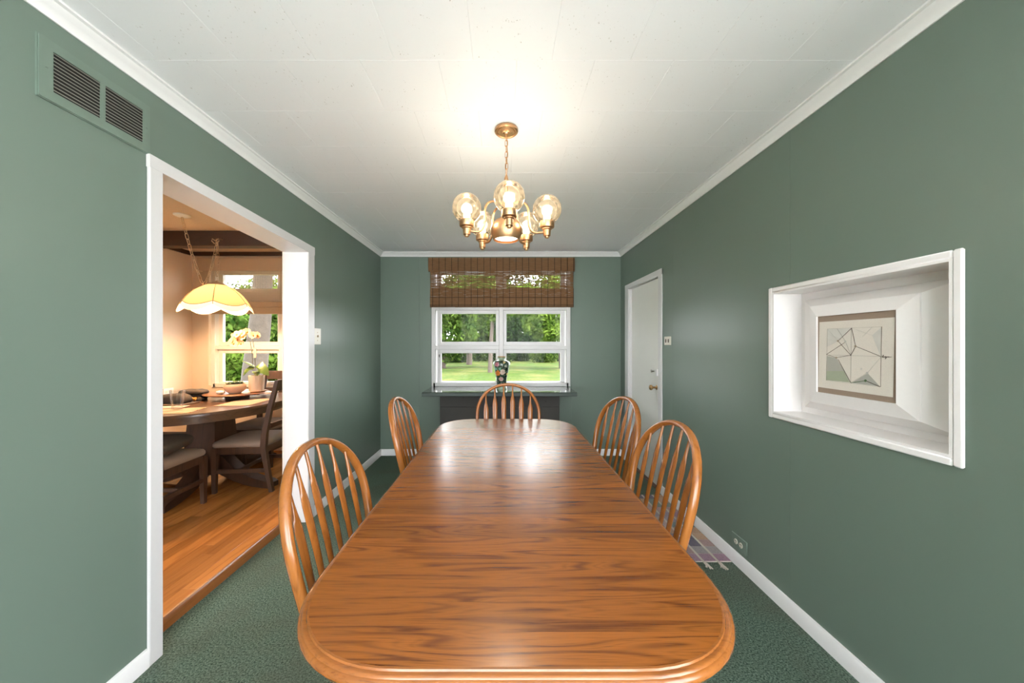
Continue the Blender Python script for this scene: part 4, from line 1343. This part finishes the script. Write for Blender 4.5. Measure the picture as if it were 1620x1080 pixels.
# orchid in a fluted pot on a saucer
OX = at(406, 600, 3.84)
orc = thing('potted_orchid', 'peach orchid in a fluted cream pot on the revolving tray', 'plant', (OX.x, 3.84, TZT))
lt('saucer', [(0, 0), (.075, 0), (.098, .010), (.099, .014), (.08, .012), (0, .010)], CLAY, orc, 32)
bm = bmesh.new()
n = 48
R = []
for r, z in ((.066, .0105), (.068, .02), (.072, .17), (.070, .175), (.062, .172), (.060, .15)):
    R.append([bm.verts.new(((r + (.003 if k % 2 else -.001) * (.02 < z < .18)) * math.cos(2 * PI * k / n), (r + (.003 if k % 2 else -.001) * (.02 < z < .18)) * math.sin(2 * PI * k / n), z)) for k in range(n)])
for a, b in zip(R[:-1], R[1:]):
    for k in range(n): bm.faces.new((a[k], a[(k + 1) % n], b[(k + 1) % n], b[k]))
bm.faces.new(list(reversed(R[0]))); bm.faces.new(R[-1])
finish(bm, 'pot', plain('fluted_cream', (.62, .48, .36), .5), orc, 20)
LEAF = plain('orchid_leaf', (.10, .16, .035), .35, var=.2)
def blade(name, pts, ws, mat, parent, up=(0, 0, 1), th=.0025):
    bm = bmesh.new(); tube(bm, pts, ws, 6, up=up, r2=[th] * len(pts)); return finish(bm, name, mat, parent, 60)
oz = lambda x, y: at(x, y, 3.84) - Vector((OX.x, 3.84, TZT))
blade('leaf', [oz(404, 581), oz(398, 577), oz(390, 573), oz(383, 571)], [.012, .03, .026, .003], LEAF, orc)
blade('leaf', [oz(402, 582), oz(395, 582), oz(389, 587), oz(385, 594)], [.012, .026, .020, .003], LEAF, orc, (.4, -.7, .6))
blade('leaf', [oz(405, 581), oz(411, 577), oz(418, 586), oz(425, 594)], [.012, .045, .045, .004], LEAF, orc, (.2, -.8, .6))
blade('leaf', [(0, 0, .17), (.02, -.05, .22), (.04, -.12, .21)], [.012, .03, .003], LEAF, orc)
blade('leaf', [(0, 0, .17), (-.01, .06, .22), (-.02, .13, .20)], [.012, .03, .003], LEAF, orc)
STEM = plain('orchid_stem', (.05, .055, .03), .5)
tb('stem', [oz(400, 585), oz(399, 560), oz(396, 541), oz(394, 537), oz(385, 535), oz(376, 537)], .0032, STEM, orc, seg=6)
tb('stem', [oz(404, 585), oz(403, 556), oz(400, 538), oz(396, 531), oz(388, 526)], .0032, STEM, orc, seg=6)
bx('plant_tag', tuple(oz(401.5, 565.5) + Vector((0, -.006, 0))), tuple(oz(405.8, 550.5) + Vector((0, -.003, 0))), plain('tag_tan', (.60, .42, .27), .8), orc)
PETAL = fabric_translucent('orchid_petal', (.85, .50, .26), .3, 90)
PCEN = plain('orchid_throat', (.40, .16, .04), .5)
bmP = bmesh.new()
for k in range(5):
    a = PI / 2 + k * 2 * PI / 5
    L, w = (.042, .022) if k in (1, 4) else (.038, .014)
    d = Vector((math.cos(a), 0, math.sin(a))); s = Vector((-d.z, 0, d.x))
    c0 = bmP.verts.new((0, 0, 0)); rim = [bmP.verts.new(d * (L * .45 * (1 - math.cos(th)) ) + s * (w * math.sin(th)) + Vector((0, -.010 * math.sin(th / 2), 0))) for th in [2 * PI * q / 10 for q in range(1, 10)]]
    for p, q in zip(rim[:-1], rim[1:]): bmP.faces.new((c0, p, q))
fl = None
for i, (x, y) in enumerate(((391, 524), (385, 527), (378, 529), (372, 532), (368, 539), (372, 543), (381, 543), (386, 533), (403, 530), (408, 530), (377, 537))):
    if fl is None:
        fl = finish(bmP, 'blossom', PETAL, orc, 60); o = fl
    else:
        o = link('blossom', fl.data, orc)
    o.location = oz(x, y) + Vector((0, -.012 * (i % 3), 0)); o.rotation_euler = (rr.uniform(-.4, .3), rr.uniform(-.5, .5), rr.uniform(-.5, .5)); o.scale = (1.15,) * 3
    bm = bmesh.new(); ball(bm, (0, -.006, -.003), .008, 8, 6, (1, .8, 1.2)); finish(bm, 'throat', PCEN, o, 60)
# pale stones and a small dish on the tray
STONE = plain('pale_stone', (.72, .68, .60), .4)
for i, (x, y, Y, r, lab) in enumerate(((349, 615, 3.66, .040, 'pale smooth stone left of the clay bowl on the tray'), (389, 613, 3.64, .038, 'pale smooth stone between clay bowl and orchid pot'))):
    p = at(x, y, Y)
    bm = bmesh.new(); ball(bm, (0, 0, r * .45), r, 14, 10, (1.1, .8, .45))
    o = finish(bm, 'stone', STONE, None, 80, (p.x, Y, TZT)); tag(o, lab, 'stone', 'pale stones on the tray')
p = at(430, 611, 3.74)
di = lt('dish', [(0, 0), (.03, 0), (.058, .012), (.060, .016), (.055, .015), (.028, .005), (0, .004)], STONE, None, 28); di.location = (p.x, 3.74, TZT)
tag(di, 'small pale shallow dish at the right edge of the tray', 'dish')
# placemats
BAM = plain('bamboo_slat', (.60, .40, .20), .5, var=.15)
BAMD = plain('bamboo_binding', (.16, .09, .05), .7)
MESHM = plain('woven_mat_pink', (.50, .32, .22), .8, nscale=500, bump=.3)
pm1 = thing('placemat', 'slatted bamboo placemat under the drinking glass', 'placemat', (-2.80, 3.02, KTZ), math.radians(14))
sm = None
for i in range(30):
    x = -.20 + i * .0135
    if sm is None:
        o = bx('slat', (0, -.14, 0), (.0112, .14, .003), BAM, pm1, .001); sm = o.data
    else: o = link('slat', sm, pm1)
    o.location = (x, 0, .0006)
for y in (-.10, 0, .10): bx('binding', (-.20, y - .0015, .0), (.205, y + .0015, .0045), BAMD, pm1)
g = 'woven placemats on the round table'
pm2 = bx('placemat', (-.15, -.21, 0), (.15, .21, .003), MESHM, None, .001); pm2.location = (-2.50, 3.50, KTZ); pm2.rotation_euler = (0, 0, .08)
tag(pm2, 'pinkish woven placemat at the right-hand seat of the round table', 'placemat', g)
pm3 = bx('placemat', (-.21, -.12, 0), (.21, .12, .003), MESHM, None, .001); pm3.location = (-2.86, 4.115, KTZ); pm3.rotation_euler = (0, 0, .0)
tag(pm3, 'woven placemat at the window-side seat behind the tray', 'placemat', g)
# tumbler
gl = lt('drinking_glass', [(0, 0), (.034, 0), (.037, .004), (.039, .02), (.054, .165), (.0545, .167), (.052, .166), (.037, .03), (.034, .022), (0, .020)], TUMBLER, None, 32, smooth=50)
p = on_table(280.5, 648); gl.location = (p.x, p.y, KTZ + .005)
tag(gl, 'clear tall drinking glass standing on the bamboo placemat', 'glass')
# napkins with a beaded ring, dark folded cloths
NAP = plain('charcoal_napkin', (.050, .042, .036), .9, var=.2, nscale=120, bump=.4)
def cloth(name, label, loc, sx, sy, sz, rz, seed, mat=NAP, cat='napkin'):
    r_ = random.Random(seed)
    bm = bmesh.new()
    o = outline(sx, sy, sx * .5, sy * .5, 2.4, 4)
    R = []
    for s, z in ((.92, 0), (1, .25), (.98, .5), (.9, .75), (.6, .96), (.2, 1)):
        R.append([bm.verts.new((p[0] * s, p[1] * s, max(0, sz * (z + r_.uniform(-.07, .07) * (z > 0))))) for p, _ in o])
    for a, b in zip(R[:-1], R[1:]):
        for i in range(len(o)): bm.faces.new((a[i], a[(i + 1) % len(o)], b[(i + 1) % len(o)], b[i]))
    bm.faces.new(list(reversed(R[0]))); bm.faces.new(R[-1])
    ob = finish(bm, name, mat, None, 70); ob.location = loc; ob.rotation_euler = (0, 0, rz)
    return tag(ob, label, cat, 'dark napkins on the round table')
P1 = on_table(266, 641); P2 = on_table(306, 634)
bm = bmesh.new(); box(bm, (-.18, -.10, 0), (.18, .10, .012), .004)
o = finish(bm, 'napkin', plain('brown_cloth', (.10, .065, .045), .9), None, 0); o.location = (P1.x - .02, P1.y + .06, KTZ); tag(o, 'flat brown folded cloth beneath the rounded dark napkin', 'napkin', 'dark napkins on the round table')
cloth('napkin', 'rounded dark napkin left of the drinking glass', (P1.x, P1.y + .06, KTZ + .012), .13, .07, .085, .1, 3)
cloth('napkin', 'lower dark folded napkin behind the drinking glass', (P2.x - .08, P2.y + .10, KTZ), .11, .06, .055, .1, 4)
cloth('napkin', 'upper dark folded napkin behind the drinking glass', (P2.x - .08, P2.y + .10, KTZ + .0605), .12, .07, .045, .0, 5)
nr = thing('napkin_ring', 'amber beaded napkin ring right of the drinking glass', 'napkin ring', (P2.x - .02, P2.y - .02, KTZ), .2)
AMB = plain('amber_bead', (.60, .24, .04), .15); bm0 = None
for i in range(12):
    a = 2 * PI * i / 12
    if bm0 is None:
        bm = bmesh.new(); ball(bm, (0, 0, 0), .014, 10, 8); o = finish(bm, 'bead', AMB, nr, 80); bm0 = o.data
    else: o = link('bead', bm0, nr)
    o.location = (.045 * math.cos(a), .030 * math.sin(a), .014 + .010 * (i % 2))
cloth('napkin', 'small brown napkin roll right of the amber beaded ring', (P2.x + .07, P2.y + .0, KTZ), .03, .018, .035, .3, 6)
# pale paper on the placemat edge
P3 = on_table(258, 650)
o = bx('folded_paper', (-.14, -.06, 0), (.13, .06, .002), plain('peach_paper', (.70, .48, .38), .8), None); o.location = (P3.x - .10, P3.y + .16, KTZ + .0055); o.rotation_euler = (0, 0, .25)
tag(o, 'pale peach folded paper between napkin and placemat', 'paper')

# ================================================================== garden
GZ = -0.40
t = NT('lawn')
v = t.coords()
n1 = t.noise(v, .55, 4, .6); n2 = t.step(t.noise(t.coords((1, .3, 1)), 5, 4, .75), .34, .66)
c = t.mix(n2, (.013, .034, .0035), (.042, .064, .009))
c = t.mix(t.step(n1, .45, .75), c, (.078, .074, .022))
t.bsdf(c, .95, 0, t.bump(n2, .4, .05), spec=.1)
bm = bmesh.new(); box(bm, (-70, YB + .18, GZ - .3), (60, 90, GZ))
struct(finish(bm, 'ground_lawn', t.m, smooth=0))
bm = bmesh.new(); box(bm, (-70, -60, GZ - .3), (60, YR - .16, GZ))
struct(finish(bm, 'ground_bounce_patio', plain('pale_bounce_paving', (.76, .755, .74), .9, nscale=3), smooth=0))  # unseen paving, added pale to bounce daylight up to the ceiling
bm = bmesh.new(); box(bm, (-70, YR - .16, GZ - .3), (KX0 - .16, YB + .18, GZ))
struct(finish(bm, 'ground_side', plain('side_lawn', (.12, .20, .03), .95, nscale=3), smooth=0))

def leaf_mat(name, a, b):
    t = NT(name)
    n = t.noise(t.coords(), 1.4, 4, .65)
    c = t.ramp(n, [(.40, a), (.60, b)])
    d = t.n('BsdfDiffuse'); t.l(c, d.inputs[0]); tl = t.n('BsdfTranslucent'); t.l(c, tl.inputs[0])
    mx = t.n('MixShader'); mx.inputs[0].default_value = .35
    t.l(d.outputs[0], mx.inputs[1]); t.l(tl.outputs[0], mx.inputs[2]); t.l(mx.outputs[0], t.out.inputs[0])
    return t.m
LM = [leaf_mat('leaf_bright', (.040, .082, .010), (.125, .190, .030)), leaf_mat('leaf_mid', (.016, .042, .007), (.105, .165, .032)),
      leaf_mat('leaf_dark', (.010, .026, .008), (.040, .074, .020)), leaf_mat('leaf_grey', (.030, .055, .018), (.100, .140, .052))]
BARK = plain('grey_bark', (.055, .042, .032), .95, var=.35, nscale=9, bump=.8, bdist=.03)
import numpy as np
def foliage(name, blobs, n, size, mat, parent, seed, shell=.55):
    r = np.random.RandomState(seed)
    w = np.array([b[3] * b[4] * b[5] for b in blobs]) ** .7
    idx = r.choice(len(blobs), n, p=w / w.sum())
    B = np.array(blobs)[idx]
    d = r.normal(size=(n, 3)); d /= np.linalg.norm(d, axis=1)[:, None]
    rad = shell + (1 - shell) * r.rand(n) ** .5
    c = B[:, :3] + d * B[:, 3:6] * rad[:, None] * (1 + .12 * np.clip(r.normal(size=n), -1, 1))[:, None]
    u = r.normal(size=(n, 3)); u /= np.linalg.norm(u, axis=1)[:, None]
    q = r.normal(size=(n, 3)); vv = np.cross(u, q); vv /= np.linalg.norm(vv, axis=1)[:, None]
    s = size * (.6 + .8 * r.rand(n))[:, None]
    P = np.stack([c - u * s, c - vv * s * .45, c + u * s, c + vv * s * .45], 1).reshape(-1, 3)
    P[:, 2] = np.maximum(P[:, 2], 0.005)
    me = bpy.data.meshes.new(name)
    me.from_pydata(P.tolist(), [], np.arange(n * 4).reshape(-1, 4).tolist())
    me.materials.append(mat)
    o = link(name, me, parent)
    o['kind'] = 'stuff'
    return o
def tree(name, label, x, y, h, blobs, n, size, mat, trunk=None, seed=1, group=None, cat='tree'):
    T = thing(name, label, cat, (x, y, GZ), group=group)
    if trunk:
        r0, pts = trunk
        tb('trunk', pts, [r0 * (1 - .45 * i / (len(pts) - 1)) for i in range(len(pts))], BARK, T, seg=12)
        if h > 5:
            e = Vector(pts[-1])
            for k in range(4):
                a = k * PI / 2 + seed
                tb('branch', [e * .75, e + Vector((math.cos(a) * .8, math.sin(a) * .5, .5)), e + Vector((math.cos(a) * 2.2, math.sin(a) * 1.2, 1.8))], [r0 * .5, r0 * .35, r0 * .12], BARK, T, seg=7)
    foliage('foliage', blobs, n, size, mat, T, seed)
    return T
TG = 'trees at the end of the lawn'
tree('leafy_tree', 'tall pale green tree with two trunks, left in the dining window', -3.0, 32, 10, [(0, 0, 6.3, 3.2, 2, 1.9), (-2.2, 0, 5.2, 2, 1.5, 1.6), (2.0, 0, 5.4, 1.7, 1.5, 1.5), (-1.0, 0, 3.8, 2.2, 1.3, .8)], 5200, .20, LM[1],
     (.26, [(0, 0, 0), (.1, 0, 2), (-.1, 0, 4.2), (.1, 0, 6)]), 1, TG)
tree('leafy_tree', 'slender tree beside the centre mullion of the dining window', -.82, 23, 9, [(0, 0, 5.0, 1.4, 1.1, 1.4), (.6, 0, 4.0, 1.0, .8, .8)], 2600, .15, LM[1], (.15, [(0, 0, 0), (.05, 0, 1.5), (.15, 0, 3.2), (.1, 0, 4.4)]), 2, TG)
tree('leafy_tree', 'bright green leafy tree filling the right dining window panes', 4.0, 27, 9, [(0, 0, 4.6, 2.0, 1.6, 2.2), (-1.2, -.3, 3.4, 1.3, 1.1, 1.1), (.3, -.8, 2.5, 1.5, 1.2, 1.1), (-2.4, .5, 5.2, 1.6, 1.3, 1.2)], 9000, .17, LM[0], (.2, [(.4, 0, 0), (.3, 0, 2), (.2, 0, 4)]), 3, TG)
tree('leafy_tree', 'dark evergreen tree low behind the bright tree', 2.0, 42.3, 8, [(0, 0, 3.6, 3.2, 1.5, 3.0), (1.8, 0, 6.2, 2.2, 1.5, 2.0), (0, 0, 3.4, 2.0, 1, 2.0), (-1.5, 0, 4.6, 1.8, 1.2, 1.6)], 9500, .24, LM[2], (.2, [(0, 0, 0), (0, 0, 2.5), (0, 0, 4)]), 4, TG)
tree('leafy_tree', 'mid green bushy tree at the left lawn edge', -4.5, 27.2, 8, [(0, 0, 2.8, 2.4, 1.5, 2.2), (.8, 0, 4.6, 1.8, 1.5, 1.6)], 6500, .18, LM[1], (.2, [(0, 0, 0), (0, 0, 2.5), (0, 0, 4)]), 5, TG)
tree('leafy_tree', 'mid green bushy tree between the two window halves', -2.4, 46.6, 8, [(0, 0, 3.4, 3.6, 1.5, 2.9), (-1.9, 0, 5.2, 2.3, 1.5, 1.7), (0, 0, 3.4, 2.2, 1, 2.0), (1.8, 0, 4.8, 1.9, 1.2, 1.6)], 9500, .25, LM[1], (.2, [(0, 0, 0), (0, 0, 2.5), (0, 0, 4)]), 6, TG)
for i, (x, y, h, lab) in enumerate(((-12.6, 51.8, 16, 'tall background tree furthest left beyond the lawn'), (-5.6, 57.5, 23.5, 'background tree behind the two-trunk tree'), (.4, 51.8, 20.5, 'tall background tree behind the window centre'), (7.8, 57.5, 21.5, 'tall background tree behind the right panes'), (14, 51.8, 18.5, 'background tree furthest right beyond the lawn'))):
    tree('background_tree', lab, x, y, h, [(0, 0, h * .45, 3.8, 2, h * .36), (0, 0, h * .75, 3, 2, h * .25), (0, 0, 1.6, 3.8, 2, 1.8)], (7000, 6000, 4200, 4000, 7000)[i], .28, LM[i % 3], (.35, [(0, 0, 0), (0, 0, 3), (0, 0, h * .6)]), 20 + i, 'background trees')  # crowns raised out of view to cut sky glare in the tabletop
for i in range(9):
    x = -9 + i * 2.2
    place = ['left end of', 'second from the left in', 'third from the left in', 'fourth from the left in', 'middle of', 'fourth from the right in', 'third from the right in', 'second from the right in', 'right end of'][i]
    tree('hedge_shrub', 'dark clipped shrub, ' + place + ' the hedge behind the lawn', x, 36.0 + 2.75 * (i % 2), 2, [(0, 0, .8, 1.5, .8, .95), (.3, -.1, 1.0, 1.1, .7, .8)], 3800, .10, LM[2 if i % 3 else 1], None, 40 + i, 'hedge shrubs', 'shrub')
fb = tree('flower_clump', 'yellow flower clump on the lawn at the left window corner', (702 - CX) * 13.5 / F * 1.0, 13.5, .3, [(0, 0, .18, .12, .1, .10)], 60, .05, plain('yellow_petal', (.75, .45, .03), .6), None, 70, None, 'flowers')
# view from the breakfast room
tree('broad_trunk_tree', 'large tree with broad grey trunk outside the breakfast window', at(400, 600, 8.2).x, 8.2, 9, [(0, 0, 6, 3, 3, 1.5)], 5000, .16, LM[1], (.29, [(-.02, 0, 0), (.05, 0, 1.2), (.20, 0, 2.6), (.3, 0, 5)]), 80)
for i, (px, Y, rx, rz, n, m, lab) in enumerate(((366, 10.5, .8, .85, 3500, 0, 'bright green shrub left of the broad trunk'), (443, 12.1, .7, .8, 3000, 0, 'bright green shrub right of the broad trunk'), (350, 13, 1.4, 1.6, 4000, 1, 'mid green shrub behind the left bright shrub'),
                                              (445, 15.9, 1.6, 2.2, 4000, 1, 'mid green shrub behind the right bright shrub'), (375, 19.5, 2.0, 2.3, 4500, 2, 'dark green shrub behind the broad trunk'), (405, 25.5, 4.0, 3.6, 6000, 1, 'large green thicket furthest behind the broad trunk'), (340, 33, 4.5, 3.6, 6000, 2, 'dark thicket furthest left in the breakfast window'))):
    tree('garden_shrub', lab, at(px, 580, Y).x, Y, 2, [(0, 0, rz * .75, rx, rx * .7, rz), (rx * .4, 0, rz * 1.2, rx * .7, rx * .5, rz * .6)], n, .075 + .004 * Y, LM[m], None, 90 + i, 'shrubs outside the breakfast window', 'shrub')
